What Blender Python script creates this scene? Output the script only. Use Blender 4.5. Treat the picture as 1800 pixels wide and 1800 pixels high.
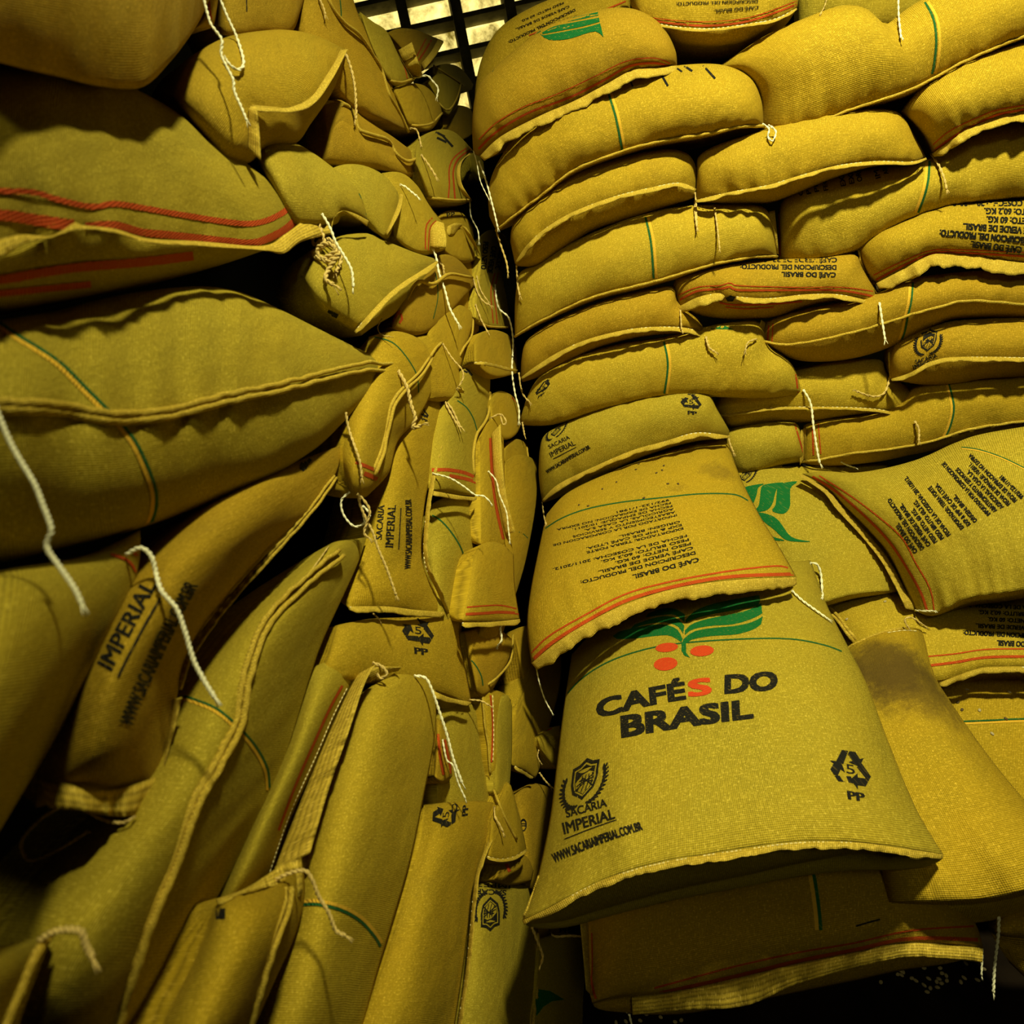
import bpy, bmesh, math, random
import numpy as np
from mathutils import Vector, Matrix, noise
from mathutils.bvhtree import BVHTree
from mathutils.geometry import tessellate_polygon

random.seed(7)
for o in list(bpy.data.objects): bpy.data.objects.remove(o)
scene = bpy.context.scene
COL = scene.collection

# ------------------------------------------------------------------ camera
FPX = 985.0
PITCH = math.radians(17.0); ROLL = math.radians(12.7)
CAM = Vector((0, 0, 1.66))
_r0 = Vector((1, 0, 0)); _u0 = Vector((0, math.sin(PITCH), math.cos(PITCH)))
FWD = Vector((0, math.cos(PITCH), -math.sin(PITCH)))
RGT = _r0 * math.cos(ROLL) - _u0 * math.sin(ROLL)
UPV = _r0 * math.sin(ROLL) + _u0 * math.cos(ROLL)
cam_data = bpy.data.cameras.new('camera'); cam = bpy.data.objects.new('camera', cam_data)
COL.objects.link(cam)
M = Matrix((RGT, UPV, -FWD)).transposed().to_4x4(); M.translation = CAM
cam.matrix_world = M
cam_data.sensor_width = 36; cam_data.lens = FPX / 1800 * 36
cam_data.clip_start = 0.02
cam_data.dof.use_dof = True; cam_data.dof.focus_distance = 1.6; cam_data.dof.aperture_fstop = 5.6
scene.camera = cam
# ------------------------------------------------------------------ world, lamps, exposure
w = bpy.data.worlds.new('world'); scene.world = w; w.use_nodes = True
w.node_tree.nodes['Background'].inputs[0].default_value = (1.0, 0.85, 0.45, 1)
w.node_tree.nodes['Background'].inputs[1].default_value = 0.004
def area(name, loc, target, size, power, color):
    d = bpy.data.lights.new(name, 'AREA'); d.shape = 'RECTANGLE'; d.size, d.size_y = size
    d.energy = power; d.color = color
    o = bpy.data.objects.new(name, d); COL.objects.link(o); o.location = loc
    o.rotation_euler = (Vector(target) - Vector(loc)).to_track_quat('-Z', 'Y').to_euler()
    return o
kd = bpy.data.lights.new('key_lamp', 'SPOT'); kd.energy = 500; kd.color = (1.0, 0.93, 0.55); kd.spot_size = math.radians(96); kd.spot_blend = 1.0
kd.shadow_soft_size = .09; ko = bpy.data.objects.new('key_lamp', kd); COL.objects.link(ko); ko.location = (0.85, 0.15, 3.65)
ko.rotation_euler = (Vector((0.95, 1.6, 0.9)) - ko.location).to_track_quat('-Z', 'Y').to_euler()
area('fill_light', (0.2, -1.0, 2.9), (1.0, 1.8, 1.4), (0.4, 0.4), 7, (1.0, 0.90, 0.45))  # unseen fill added to brighten the facing pile, no lamp hangs there
vs = scene.view_settings
vs.view_transform = 'Standard'; vs.look = 'None'; vs.exposure = 0.0; vs.gamma = 1; vs.use_curve_mapping = False

# ------------------------------------------------------------------ projection helpers
def ray(px, py):
    return FWD + RGT * ((px - 900) / FPX) + UPV * ((900 - py) / FPX)
def P3(px, py, d): return CAM + ray(px, py) * d
def toPx(p):
    q = p - CAM; z = q.dot(FWD)
    return (900 + FPX * q.dot(RGT) / z, 900 - FPX * q.dot(UPV) / z, z)
def invd_right(px, py):      # the pile facing the camera
    return max(0.2, (px - 1600) * 0.000127 + (4000 - py) * 0.0001713)
def invd_left(px, py):       # the pile running away along the left
    xv = 870 + (py - 600) * 0.215
    return 0.50 + 0.0020 * max(xv - px, -60)

# ------------------------------------------------------------------ materials
def mat_new(name):
    m = bpy.data.materials.new(name); m.use_nodes = True
    nt = m.node_tree; b = nt.nodes['Principled BSDF']
    return m, nt, b
class NB:
    def __init__(s, nt): s.nt = nt
    def n(s, t, **k):
        x = s.nt.nodes.new(t)
        for a, v in k.items(): setattr(x, a, v)
        return x
    def l(s, a, b): s.nt.links.new(a, b)
    def math(s, op, a, b=None, c=None):
        x = s.n('ShaderNodeMath', operation=op)
        for i, v in enumerate((a, b, c)):
            if v is None: continue
            if isinstance(v, (int, float)): x.inputs[i].default_value = v
            else: s.l(v, x.inputs[i])
        return x.outputs[0]
    def mix(s, f, a, b, mode='MIX'):
        x = s.n('ShaderNodeMix', data_type='RGBA', blend_type=mode)
        for i, v in ((0, f), (6, a), (7, b)):
            if isinstance(v, (int, float)): x.inputs[i].default_value = v
            elif isinstance(v, tuple): x.inputs[i].default_value = v
            else: s.l(v, x.inputs[i])
        return x.outputs[2]
    def noise(s, vec, scale, detail=2, rough=.5):
        x = s.n('ShaderNodeTexNoise'); x.inputs['Scale'].default_value = scale
        x.inputs['Detail'].default_value = detail; x.inputs['Roughness'].default_value = rough
        s.l(vec, x.inputs['Vector']); return x.outputs[0]
    def ramp(s, f, a, b):
        x = s.n('ShaderNodeMapRange'); s.l(f, x.inputs[0])
        x.inputs[1].default_value = a; x.inputs[2].default_value = b
        return x.outputs[0]

def fabric(name, col, dirt=0.0, ink=None, seed=0.0, pitch=0.0030, fs=1.0, stain=()):
    """woven sacking; ink = printed colour laid on the same weave"""
    m, nt, b = mat_new(name); B = NB(nt)
    uv = B.n('ShaderNodeUVMap').outputs[0]
    sep = B.n('ShaderNodeSeparateXYZ'); B.l(uv, sep.inputs[0])
    U, V = sep.outputs[0], sep.outputs[1]
    def comb(x, y):
        c = B.n('ShaderNodeCombineXYZ'); B.l(x, c.inputs[0]); B.l(y, c.inputs[1]); c.inputs[2].default_value = seed
        return c.outputs[0]
    wob = B.math('MULTIPLY', B.math('SUBTRACT', B.noise(uv, 14, 2), .5), .004)
    Uw = B.math('ADD', U, wob); Vw = B.math('ADD', V, wob)
    k = math.pi / pitch
    su = B.math('SINE', B.math('MULTIPLY', Uw, k)); sv = B.math('SINE', B.math('MULTIPLY', Vw, k))
    # slubs: long thin streaks along both thread directions
    n1 = B.noise(comb(B.math('MULTIPLY', U, 60 * fs), B.math('MULTIPLY', V, 330 * fs)), 1, 2, .7)
    n2 = B.noise(comb(B.math('MULTIPLY', U, 330 * fs), B.math('MULTIPLY', V, 60 * fs)), 1, 2, .7)
    spk = B.noise(comb(B.math('MULTIPLY', U, 270 * fs), B.math('MULTIPLY', V, 270 * fs)), 1, 1, .5)
    big = B.noise(uv, 5, 4, .6)
    h = B.math('ADD', B.math('MULTIPLY', B.math('ADD', B.math('ABSOLUTE', su), B.math('ABSOLUTE', sv)), .45),
               B.math('ADD', B.math('MULTIPLY', n1, .5), B.math('MULTIPLY', n2, .5)))
    base = tuple(c for c in col) + (1,)
    dark = tuple(c * .36 for c in col) + (1,)
    lite = (min(1, col[0] * 1.75), min(1, col[1] * 1.75), min(1, col[2] * 2.4 + .03), 1)  # highlight tone: thread glints are mixed into the cloth colour
    c = B.mix(B.ramp(h, .68, 1.35), dark, base)
    c = B.mix(B.math('MULTIPLY', B.ramp(B.math('MAXIMUM', n1, n2), .60, .85), .8), c, lite)
    c = B.mix(B.math('MULTIPLY', B.ramp(spk, .58, .80), .85), c, lite)
    c = B.mix(B.math('MULTIPLY', B.ramp(big, .35, .75), .30), c, (col[0] * 1.05, col[1] * .88, col[2] * .5, 1))
    for (sc, rad, amt) in stain:      # worn-in soot marks with a shape of their own
        gp = B.n('ShaderNodeNewGeometry').outputs['Position']
        vd = B.n('ShaderNodeVectorMath', operation='DISTANCE'); B.l(gp, vd.inputs[0]); vd.inputs[1].default_value = tuple(sc)
        sn = B.math('MULTIPLY', B.noise(uv, 16, 8, .75), rad * 1.6)
        dd = B.math('SUBTRACT', vd.outputs[1], sn)
        msk = B.math('MULTIPLY', B.math('SUBTRACT', 1.0, B.ramp(dd, -rad * .25, rad * .35)), amt)
        c = B.mix(msk, c, (.075, .045, .008, 1))
    if dirt > 0:
        dn = B.noise(uv, 7, 8, .72)
        c = B.mix(B.math('MULTIPLY', B.ramp(dn, .55, .78), dirt), c, (.055, .035, .008, 1))
    if ink:
        inkm = B.math('SUBTRACT', 1.0, B.math('MULTIPLY', B.ramp(spk, .60, .85), .3))
        c = B.mix(inkm, c, ink + (1,))
    B.l(c, b.inputs['Base Color'])
    b.inputs['Roughness'].default_value = .8
    b.inputs['Specular IOR Level'].default_value = .18
    bp = B.n('ShaderNodeBump'); bp.inputs['Strength'].default_value = .9; bp.inputs['Distance'].default_value = .0014 / fs
    B.l(h, bp.inputs['Height'])
    bp2 = B.n('ShaderNodeBump'); bp2.inputs['Strength'].default_value = .35; bp2.inputs['Distance'].default_value = .01
    B.l(B.noise(uv, 22, 3, .55), bp2.inputs['Height']); B.l(bp.outputs[0], bp2.inputs['Normal'])
    B.l(bp2.outputs[0], b.inputs['Normal'])
    return m
BASE = (.50, .345, .012)
FAB = [fabric('sacking_golden', BASE, .25, seed=1.), fabric('sacking_olive', (.46, .36, .022), .15, seed=2.),
       fabric('sacking_brown', (.46, .30, .010), .3, seed=3.), fabric('sacking_pale', (.53, .39, .02), .1, seed=4.)]
FABL = [fabric('fine_sacking_golden', BASE, .25, seed=21., pitch=.0019, fs=1.7), fabric('fine_sacking_olive', (.46, .36, .022), .15, seed=22., pitch=.0019, fs=1.7),
       fabric('fine_sacking_brown', (.46, .30, .010), .3, seed=23., pitch=.0019, fs=1.7), fabric('fine_sacking_pale', (.53, .39, .02), .1, seed=24., pitch=.0019, fs=1.7)]
FDIRT = fabric('sacking_dirty', BASE, .75, seed=5.)
HEM = fabric('hem_cloth', (.58, .42, .04), 0, seed=6.)  # same sacking, tinted lighter to suggest flaps turned to the light
HEML = fabric('fine_hem_cloth', (.58, .42, .04), 0, seed=26., pitch=.0019, fs=1.7)
RED = fabric('red_woven_stripe', BASE, 0, ink=(.44, .058, .006), seed=7.)
GREEN = fabric('green_woven_stripe', BASE, 0, ink=(.012, .10, .022), seed=8.)
YEL = fabric('yellow_woven_stripe', BASE, 0, ink=(.70, .42, .03), seed=9.)
INK = fabric('black_print', BASE, 0, ink=(.008, .008, .006), seed=10.)
GINK = fabric('green_print', BASE, 0, ink=(.004, .13, .025), seed=11.)
RINK = fabric('red_print', BASE, 0, ink=(.58, .055, .01), seed=12.)
STAIN = fabric('soot_stain', (.17, .11, .02), .9, seed=13.)
MATS = dict(red=RED, green=GREEN, yel=YEL, ink=INK, gink=GINK, rink=RINK)
def plain(name, col, rough=.8, var=.3, scale=60):
    m, nt, b = mat_new(name); B = NB(nt)
    tc = B.n('ShaderNodeTexCoord').outputs['Object']
    n = B.noise(tc, scale, 4, .6)
    c = B.mix(B.ramp(n, .3, .7), tuple(x * (1 - var) for x in col) + (1,), tuple(min(1, x * (1 + var)) for x in col) + (1,))
    B.l(c, b.inputs['Base Color']); b.inputs['Roughness'].default_value = rough; b.inputs['Specular IOR Level'].default_value = .08
    bp = B.n('ShaderNodeBump'); bp.inputs['Strength'].default_value = .4; bp.inputs['Distance'].default_value = .003
    B.l(n, bp.inputs['Height']); B.l(bp.outputs[0], b.inputs['Normal'])
    return m
TWINE = plain('jute_twine', (.60, .45, .14), .9, .3, 300)
TWINEW = plain('white_twine', (.88, .86, .58), .8, .15, 300)
STITCH = plain('stitch_thread', (.85, .75, .35), .8, .2, 300)
BEANM = plain('coffee_bean', (.10, .07, .03), .5, .4, 200)
BEANP = plain('pale_coffee_bean', (.45, .38, .2), .6, .3, 200)
CONC = plain('dark_plaster', (.006, .005, .002), .95, .4, 3)
CEIL = plain('dark_ceiling', (.006, .005, .002), .95, .3, 2)
FLOORM = plain('grimy_floor', (.008, .005, .0025), .95, .6, 8)
FRAME = plain('grimy_window_concrete', (.09, .08, .035), .9, .5, 12)

# ------------------------------------------------------------------ mesh helpers
def link_mesh(name, verts, faces, mats, parent=None, origin=None, uvs=None, fmat=None, smooth=True):
    me = bpy.data.meshes.new(name)
    o0 = origin or Vector((0, 0, 0))
    me.from_pydata([tuple(Vector(v) - o0) for v in verts], [], faces)
    for m in (mats if isinstance(mats, (list, tuple)) else [mats]): me.materials.append(m)
    if fmat is not None: me.polygons.foreach_set('material_index', fmat)
    if smooth: me.polygons.foreach_set('use_smooth', [True] * len(me.polygons))
    if uvs is not None:
        lay = me.uv_layers.new(name='UVMap')
        li = np.empty(len(me.loops), dtype=np.int32); me.loops.foreach_get('vertex_index', li)
        lay.data.foreach_set('uv', np.asarray(uvs, dtype=np.float32)[li].ravel())
    me.update()
    o = bpy.data.objects.new(name, me); COL.objects.link(o)
    if parent is not None: o.parent = parent
    return o
def crom(pts, n, uniform=True):
    """smooth curve through pts, n samples by arc length"""
    pts = [Vector(p) for p in pts]
    if len(pts) == 1: return [pts[0].copy() for _ in range(n)]
    if len(pts) == 2: dense = [pts[0].lerp(pts[1], i / 40) for i in range(41)]
    else:
        dense = []
        for i in range(len(pts) - 1):
            p0 = pts[max(i - 1, 0)]; p1 = pts[i]; p2 = pts[i + 1]; p3 = pts[min(i + 2, len(pts) - 1)]
            for k in range(12):
                t = k / 12
                dense.append(.5 * ((2 * p1) + (p2 - p0) * t + (2 * p0 - 5 * p1 + 4 * p2 - p3) * t * t + (3 * p1 - p0 - 3 * p2 + p3) * t ** 3))
        dense.append(pts[-1])
    cum = [0]
    for a, b in zip(dense, dense[1:]): cum.append(cum[-1] + (b - a).length)
    out = []; tot = cum[-1] or 1; j = 0
    ts = n if isinstance(n, list) else [i / (n - 1) for i in range(n)]
    for t in ts:
        s = t * tot
        while j < len(cum) - 2 and cum[j + 1] < s: j += 1
        seg = cum[j + 1] - cum[j]
        out.append(dense[j].lerp(dense[j + 1], min(1, max(0, (s - cum[j]) / seg if seg else 0))))
    return out
def plen(pts): return sum((Vector(b) - Vector(a)).length for a, b in zip(pts, pts[1:]))
def tube(path, rad, sides=6, verts=None, faces=None, cap=True):
    verts = [] if verts is None else verts; faces = [] if faces is None else faces
    n = len(path); base = len(verts); prev = None
    for i, p in enumerate(path):
        t = (path[min(i + 1, n - 1)] - path[max(i - 1, 0)])
        if t.length < 1e-9: t = Vector((0, 0, 1))
        t.normalize()
        if prev is None: a = t.orthogonal().normalized()
        else:
            a = prev - t * prev.dot(t)
            a = a.normalized() if a.length > 1e-6 else t.orthogonal().normalized()
        prev = a; b = t.cross(a); r = rad(i / (n - 1)) if callable(rad) else rad
        for k in range(sides):
            an = 2 * math.pi * k / sides
            verts.append(p + a * (math.cos(an) * r) + b * (math.sin(an) * r))
    for i in range(n - 1):
        for k in range(sides):
            q = base + i * sides
            faces.append((q + k, q + (k + 1) % sides, q + sides + (k + 1) % sides, q + sides + k))
    if cap:
        faces.append(tuple(base + k for k in range(sides))[::-1])
        faces.append(tuple(base + (n - 1) * sides + k for k in range(sides)))
    return verts, faces
# ---- 2D glyph meshes
_gc = {}
def glyphs(txt):
    if txt in _gc: return _gc[txt]
    cu = bpy.data.curves.new('t', 'FONT'); cu.body = txt; cu.size = 1; cu.offset = 0; cu.resolution_u = 3
    ob = bpy.data.objects.new('t', cu); COL.objects.link(ob)
    bpy.context.view_layer.update()
    dg = bpy.context.evaluated_depsgraph_get()
    me = bpy.data.meshes.new_from_object(ob.evaluated_get(dg))
    vs_ = [(v.co.x, v.co.y) for v in me.vertices]; fs = [tuple(p.vertices) for p in me.polygons]
    bpy.data.objects.remove(ob); bpy.data.curves.remove(cu); bpy.data.meshes.remove(me)
    x0 = min(v[0] for v in vs_); x1 = max(v[0] for v in vs_)
    _gc[txt] = ([((x - x0) / (x1 - x0), y / .70) for x, y in vs_], fs)
    return _gc[txt]
def subdivide2d(vs_, fs, maxe):
    bm = bmesh.new(); bv = [bm.verts.new((x, y, 0)) for x, y in vs_]
    for f in fs:
        try: bm.faces.new([bv[i] for i in f])
        except ValueError: pass
    bmesh.ops.triangulate(bm, faces=bm.faces)
    for _ in range(4):
        es = [e for e in bm.edges if e.calc_length() > maxe]
        if not es: break
        bmesh.ops.subdivide_edges(bm, edges=es, cuts=1, use_grid_fill=False)
        bmesh.ops.triangulate(bm, faces=[f for f in bm.faces if len(f.verts) > 3])
    bm.verts.index_update()
    r = [(v.co.x, v.co.y) for v in bm.verts], [tuple(v.index for v in f.verts) for f in bm.faces]
    bm.free(); return r
def poly2d(pts):
    t = tessellate_polygon([[Vector((x, y, 0)) for x, y in pts]])
    return list(pts), [tuple(f) for f in t]
def strip2d(up, lo):
    n = 14; a = crom(up, n); b = crom(lo, n)
    v = [tuple(p) for p in a] + [tuple(p) for p in b]
    return v, [(i, i + 1, n + i + 1, n + i) for i in range(n - 1)]
def line2d(pts, wd):
    n = max(4, int(plen(pts) / 6)); c = crom(pts, n); v = []; f = []
    for i, p in enumerate(c):
        t = (c[min(i + 1, n - 1)] - c[max(i - 1, 0)]); t = t.normalized() if t.length else Vector((1, 0))
        q = Vector((-t.y, t.x)); jw = wd * (1 + .12 * noise.noise(Vector((p.x * .2, p.y * .2, 3))))
        v += [tuple(p + q * (jw * (.5 - k / 4))) for k in range(5)]
    f = [(5 * i + k, 5 * i + k + 1, 5 * i + k + 6, 5 * i + k + 5) for i in range(n - 1) for k in range(4)]
    return v, f
def ell2d(c, rx, ry, tilt=0, n=20):
    ct, st = math.cos(tilt), math.sin(tilt)
    return poly2d([(c[0] + rx * math.cos(a) * ct - ry * math.sin(a) * st, c[1] + rx * math.cos(a) * st + ry * math.sin(a) * ct)
                   for a in [2 * math.pi * i / n for i in range(n)]])
def merge2d(parts):
    V = []; F = []
    for v, f in parts:
        b = len(V); V += list(v); F += [tuple(i + b for i in q) for q in f]
    return V, F
def affine(shape, c, ex, ey):
    v, f = shape
    return [(c[0] + x * ex[0] + y * ey[0], c[1] + x * ex[1] + y * ey[1]) for x, y in v], f
def text2d(txt, p0, p1, h, h1=None, bow=0, shear=0, bold=.035):
    v, f = glyphs(txt); h1 = h1 or h; a = Vector(p0); b = Vector(p1); t = (b - a); L = t.length; t.normalize(); bd = bold * h
    up = Vector((t.y, -t.x)); out = []
    for x, y in v:
        hh = h + (h1 - h) * x
        out.append(a + t * (L * x + shear * y * hh) + up * (y * hh + bow * 4 * x * (1 - x)))
    if bold <= 0: return [tuple(p) for p in out], f
    return merge2d([([tuple(p + t * (bd * dx) + up * (bd * dy * .6)) for p in out], f) for dx, dy in ((-1, -1), (1, -1), (-1, 1), (1, 1)) + (((0, 0), (0, 1), (0, -1), (1, 0), (-1, 0)) if bold > .07 else ())])
def block2d(lines, a0, a1, z0, z1, gam=1.0, frac=.68, bow=0):
    """lines of print; a0-a1 = baseline of the first line at full width, z0-z1 = of the last"""
    n = len(lines); mx = max(len(s) for s in lines); parts = []
    a0, a1, z0, z1 = map(Vector, (a0, a1, z0, z1))
    for i, s in enumerate(lines):
        if not s: continue
        t = (i / max(1, n - 1)) ** gam; t2 = ((i + 1) / max(1, n - 1)) ** gam
        p = a0.lerp(z0, t); q = a1.lerp(z1, t); q = p.lerp(q, len(s) / mx)
        dr = (q - p).normalized(); nrm = Vector((-dr.y, dr.x))
        h = abs((a0.lerp(z0, t2) - p).dot(nrm)) * frac
        parts.append(text2d(s, p, q, h, bow=bow * len(s) / mx, bold=.065))
    return merge2d(parts)
def shield():
    out = [(-.62, .72), (-.3, .78), (0, 1), (.3, .78), (.62, .72), (.62, 0), (.5, -.45), (0, -.85), (-.5, -.45), (-.62, 0)]
    sc = lambda k: [(x * k, y * k) for x, y in out]
    parts = []
    n = len(out)
    for k0, k1 in ((1, .82), (.72, .68)):
        a = sc(k0); b = sc(k1); v = a + b
        parts.append((v, [(i, (i + 1) % n, n + (i + 1) % n, n + i) for i in range(n)]))
    parts.append(poly2d([(-.44, .5), (-.2, .54), (0, .7), (.2, .54), (.44, .5), (.44, .25), (.2, .38), (-.1, .3), (-.44, 0)]))
    for k in range(4):
        parts.append(line2d_s([(-.44 + k * .1, -.35 + .2 * k - .3 * (k > 2)), (-.1, .05 + .1 * k - .2), (.42, .2 - .18 * k)], .05))
        parts.append(line2d_s([(-.3 + .2 * k, -.5 + .08 * abs(k - 1.5)), (-.15 + .17 * k, -.1), (-.1 + .15 * k, .25)], .05))
    for s in (-1, 1):
        for k in range(11):
            a = -1.45 + k * .19; cx = s * (.22 + .72 * math.cos(a)) ; cy = -.12 + .95 * math.sin(a)
            parts.append(ell2d((cx, cy), .15, .06, s * (a + 1.1 if s > 0 else a + 1.1), 8))
            parts.append(ell2d((cx + s * .1, cy + .02), .13, .05, s * (a + .5), 8))
    return merge2d(parts)
def line2d_s(pts, wd):
    n = 8; c = crom(pts, n); v = []
    for i, p in enumerate(c):
        t = (c[min(i + 1, n - 1)] - c[max(i - 1, 0)]).normalized(); q = Vector((-t.y, t.x)) * wd / 2
        v += [tuple(p + q), tuple(p - q)]
    return v, [(2 * i, 2 * i + 1, 2 * i + 3, 2 * i + 2) for i in range(n - 1)]
def recycle():
    parts = []
    for k in range(3):
        a = -k * 2 * math.pi / 3; ca, sa = math.cos(a), math.sin(a)
        rot = lambda q: [(x * ca - y * sa, x * sa + y * ca) for x, y in q]
        parts.append(poly2d(rot([(-.62, .30), (-.28, .90), (.02, .90), (-.30, .20)])))
        parts.append(poly2d(rot([(.07, .90), (.34, .90), (.52, .58), (.70, .66), (.46, .20), (-.04, .34), (.16, .44), (-.03, .74)])))
    v, f = glyphs('5'); parts.append(([(x * .40 - .2, y * .46 - .22) for x, y in v], f))
    v, f = glyphs('PP'); parts += [([(x * .74 - .37 + .1 + dx, y * .42 - 1.5) for x, y in v], f) for dx in (-.04, 0, .04)]
    return merge2d(parts)
# ------------------------------------------------------------------ the sack builder
ALLB = []          # (bvh) of every sack body, for twine that hangs in front of others
def cosp(n): return [.5 - .5 * math.cos(math.pi * i / n) for i in range(n + 1)]
class Sack:
    pass
def make_sack(label, side, T, S, U=None, L=None, R=None, D=None, b=.085, dz=0., ori='h', thick=None,
              mat=None, group=None, x=(), wr=1.0, ud=9, name='coffee_sack', s0=None, flat=4.0):
    T = [Vector(p) for p in T]; S = [Vector(p) for p in S]
    hasU = U is not None
    wpx = max(plen(T), plen(S)); hpx = max((T[0] - S[0]).length, (T[-1] - S[-1]).length, (T[len(T)//2] - S[len(S)//2]).length)
    nu = int(min(84, max(20, wpx / 7))); nv = int(min(84, max(18, hpx / 6)))
    us = [.35 * (i / nu) + .65 * c for i, c in enumerate(cosp(nu))]
    Tc = crom(T, us); Sc = crom(S, us)
    if ori == 'h':
        if hasU: Uc = crom([Vector(p) for p in U], us)
        else:
            Uc = [Sc[i] + (Sc[i] - Tc[i]).normalized() * ud * math.sin(math.pi * max(.02, min(.98, us[i]))) ** .5 for i in range(nu + 1)]
        s0 = s0 or (.62 if hasU else .74)
    else: Uc = None; s0 = 1.
    invd = invd_left if side == 'L' else invd_right
    yy = lambda s: (1 - math.cos(math.pi * s)) / 2
    svals = [i / nv for i in range(nv + 1)]
    if ori == 'h':
        k = min(range(1, nv), key=lambda i: abs(svals[i] - s0)); svals[k] = s0
        gs = [yy(s) / yy(s0) if s <= s0 else 1 + (yy(s) - yy(s0)) / (1 - yy(s0)) for s in svals]
    else: gs = [.35 * s + .65 * yy(s) for s in svals]
    Lc = crom([Vector(p) for p in L], [min(1, g) for g in gs]) if L else None
    Rc = crom([Vector(p) for p in R], [min(1, g) for g in gs]) if R else None
    grid = []; seed = random.random() * 50
    W = np.zeros((nv + 1, nu + 1, 2)); dep = np.zeros((nv + 1, nu + 1)); dun = np.zeros((nv + 1, nu + 1))
    for j, g in enumerate(gs):
        for i, u in enumerate(us):
            if g <= 1:
                p = Tc[i].lerp(Sc[i], g)
                la = Lc[j] - T[0].lerp(S[0], g) if Lc else Vector((0, 0))
                ra = Rc[j] - T[-1].lerp(S[-1], g) if Rc else Vector((0, 0))
                p = p + la * (1 - u) + ra * u
            else: p = Sc[i].lerp(Uc[i], g - 1)
            W[j, i] = p
            if D:
                v = min(1, g); q = (1 - v) * ((1 - u) / D[0] + u / D[1]) + v * ((1 - u) / D[3] + u / D[2])
                d = 1 / q
            else: d = 1 / invd(p.x, p.y)
            d += dz; dun[j, i] = d
            s = svals[j]
            if ori == 'h': pr = math.sin(math.pi * s) ** .9 * max(0, 1 - abs(2 * u - 1) ** flat) ** .5
            elif ori == 'v': pr = math.sin(math.pi * us[i]) ** .9 * max(0, 1 - abs(2 * g - 1) ** flat) ** .5
            else: pr = (max(0, 1 - abs(2 * u - 1) ** 2.6) ** .6) * (max(0, 1 - abs(2 * g - 1) ** 2.6) ** .6)
            d -= b * pr
            dep[j, i] = d
    # cloth folds (metres of depth)
    verts = []; vid = {}
    pos = [[P3(W[j, i, 0], W[j, i, 1], dep[j, i]) for i in range(nu + 1)] for j in range(nv + 1)]
    for j in range(nv + 1):
        for i in range(nu + 1):
            q = pos[j][i]; sd = Vector((seed, seed * .7, 0)); g = min(1, gs[j]); u = us[i]
            lo = noise.noise(q * 5 + sd) * .012 + noise.noise(q * 13 + sd) * .0045
            uu = u * wpx * dep[j, i] / FPX; vv = g * hpx * dep[j, i] / FPX
            if ori == 'h': edge = math.exp(-abs(gs[j] - 1) * 4.5) + .35 * math.exp(-gs[j] * 9); f = noise.noise(Vector((uu * 30, vv * 4, seed)))
            else: edge = math.exp(-(1 - u) * 6) + .6 * math.exp(-u * 6) + .5 * math.exp(-(1 - g) * 9); f = noise.noise(Vector((uu * 5, vv * 26, seed)))
            cr = math.exp(-min(u, 1 - u) * 14)
            f2 = noise.noise(Vector((uu * 11, vv * 11 + uu * 14, seed + 9)))
            e = 1.2 * wr * (lo + .009 * edge * f + .009 * cr * f2)
            fade = min(1, 6 * min(u, 1 - u) + .15)
            q2 = q + ray(W[j, i, 0], W[j, i, 1]) * (e * fade)
            pos[j][i] = q2
            verts.append(q2)
    uvs = []
    Lm = wpx * float(dep.mean()) / FPX; Hm = hpx * float(dep.mean()) / FPX
    midlen = [0]; jm = int(nv * .5)
    for i in range(nu): midlen.append(midlen[-1] + (pos[jm][i + 1] - pos[jm][i]).length)
    im = nu // 2; vlen = [0]
    for j in range(nv): vlen.append(vlen[-1] + (pos[j + 1][im] - pos[j][im]).length)
    so = random.random() * 3
    for j in range(nv + 1):
        for i in range(nu + 1): uvs.append((midlen[i] + so, vlen[j] + so * .7))
    faces = []
    idx = lambda j, i: j * (nu + 1) + i
    for j in range(nv):
        for i in range(nu): faces.append((idx(j, i), idx(j + 1, i), idx(j + 1, i + 1), idx(j, i + 1)))
    bvh = BVHTree.FromPolygons(verts, faces)
    nfront = len(verts)
    # hidden rear half of the body
    a = pos[0][0]; c1 = pos[0][nu]; c2 = pos[nv][0]; c3 = pos[nv][nu]
    nrm = ((c1 - a) + (c3 - c2)).cross((c2 - a) + (c3 - c1))
    if nrm.length < 1e-6: nrm = FWD.copy()
    nrm.normalize()
    cen = sum((pos[j][i] for j in (nv // 2,) for i in range(nu + 1)), Vector()) / (nu + 1)
    if nrm.dot(cen - CAM) < 0: nrm = -nrm
    if thick is None: thick = (.14 if side == 'L' else .22) if D is None else .12
    back = {}
    for j in range(nv + 1):
        for i in range(nu + 1):
            if j in (0, nv) or i in (0, nu): back[j, i] = idx(j, i); continue
            if (i % 3 and i not in (1, nu - 1)) or (j % 3 and j not in (1, nv - 1)): continue
            u = us[i]; s = svals[j]
            v = gs[j] / 2 if ori == 'h' else gs[j]
            pr = (max(0, 1 - abs(2 * u - 1) ** 3) * max(0, 1 - abs(2 * yy(s) - 1) ** 3)) ** .5
            d0 = (dep[j, i] + b * .8)
            base = P3(W[j, i, 0], W[j, i, 1], max(dep[j, i] + .01, dun[j, i]))
            q = base + nrm * (thick * pr)
            q = cen + (q - cen) * 1.0
            back[j, i] = len(verts); verts.append(q); uvs.append((midlen[i] + so, vlen[j] + so * .7))
    ji = sorted(set([0, nv, 1, nv - 1] + [j for j in range(1, nv) if j % 3 == 0])); ii = sorted(set([0, nu, 1, nu - 1] + [i for i in range(1, nu) if i % 3 == 0]))
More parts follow.
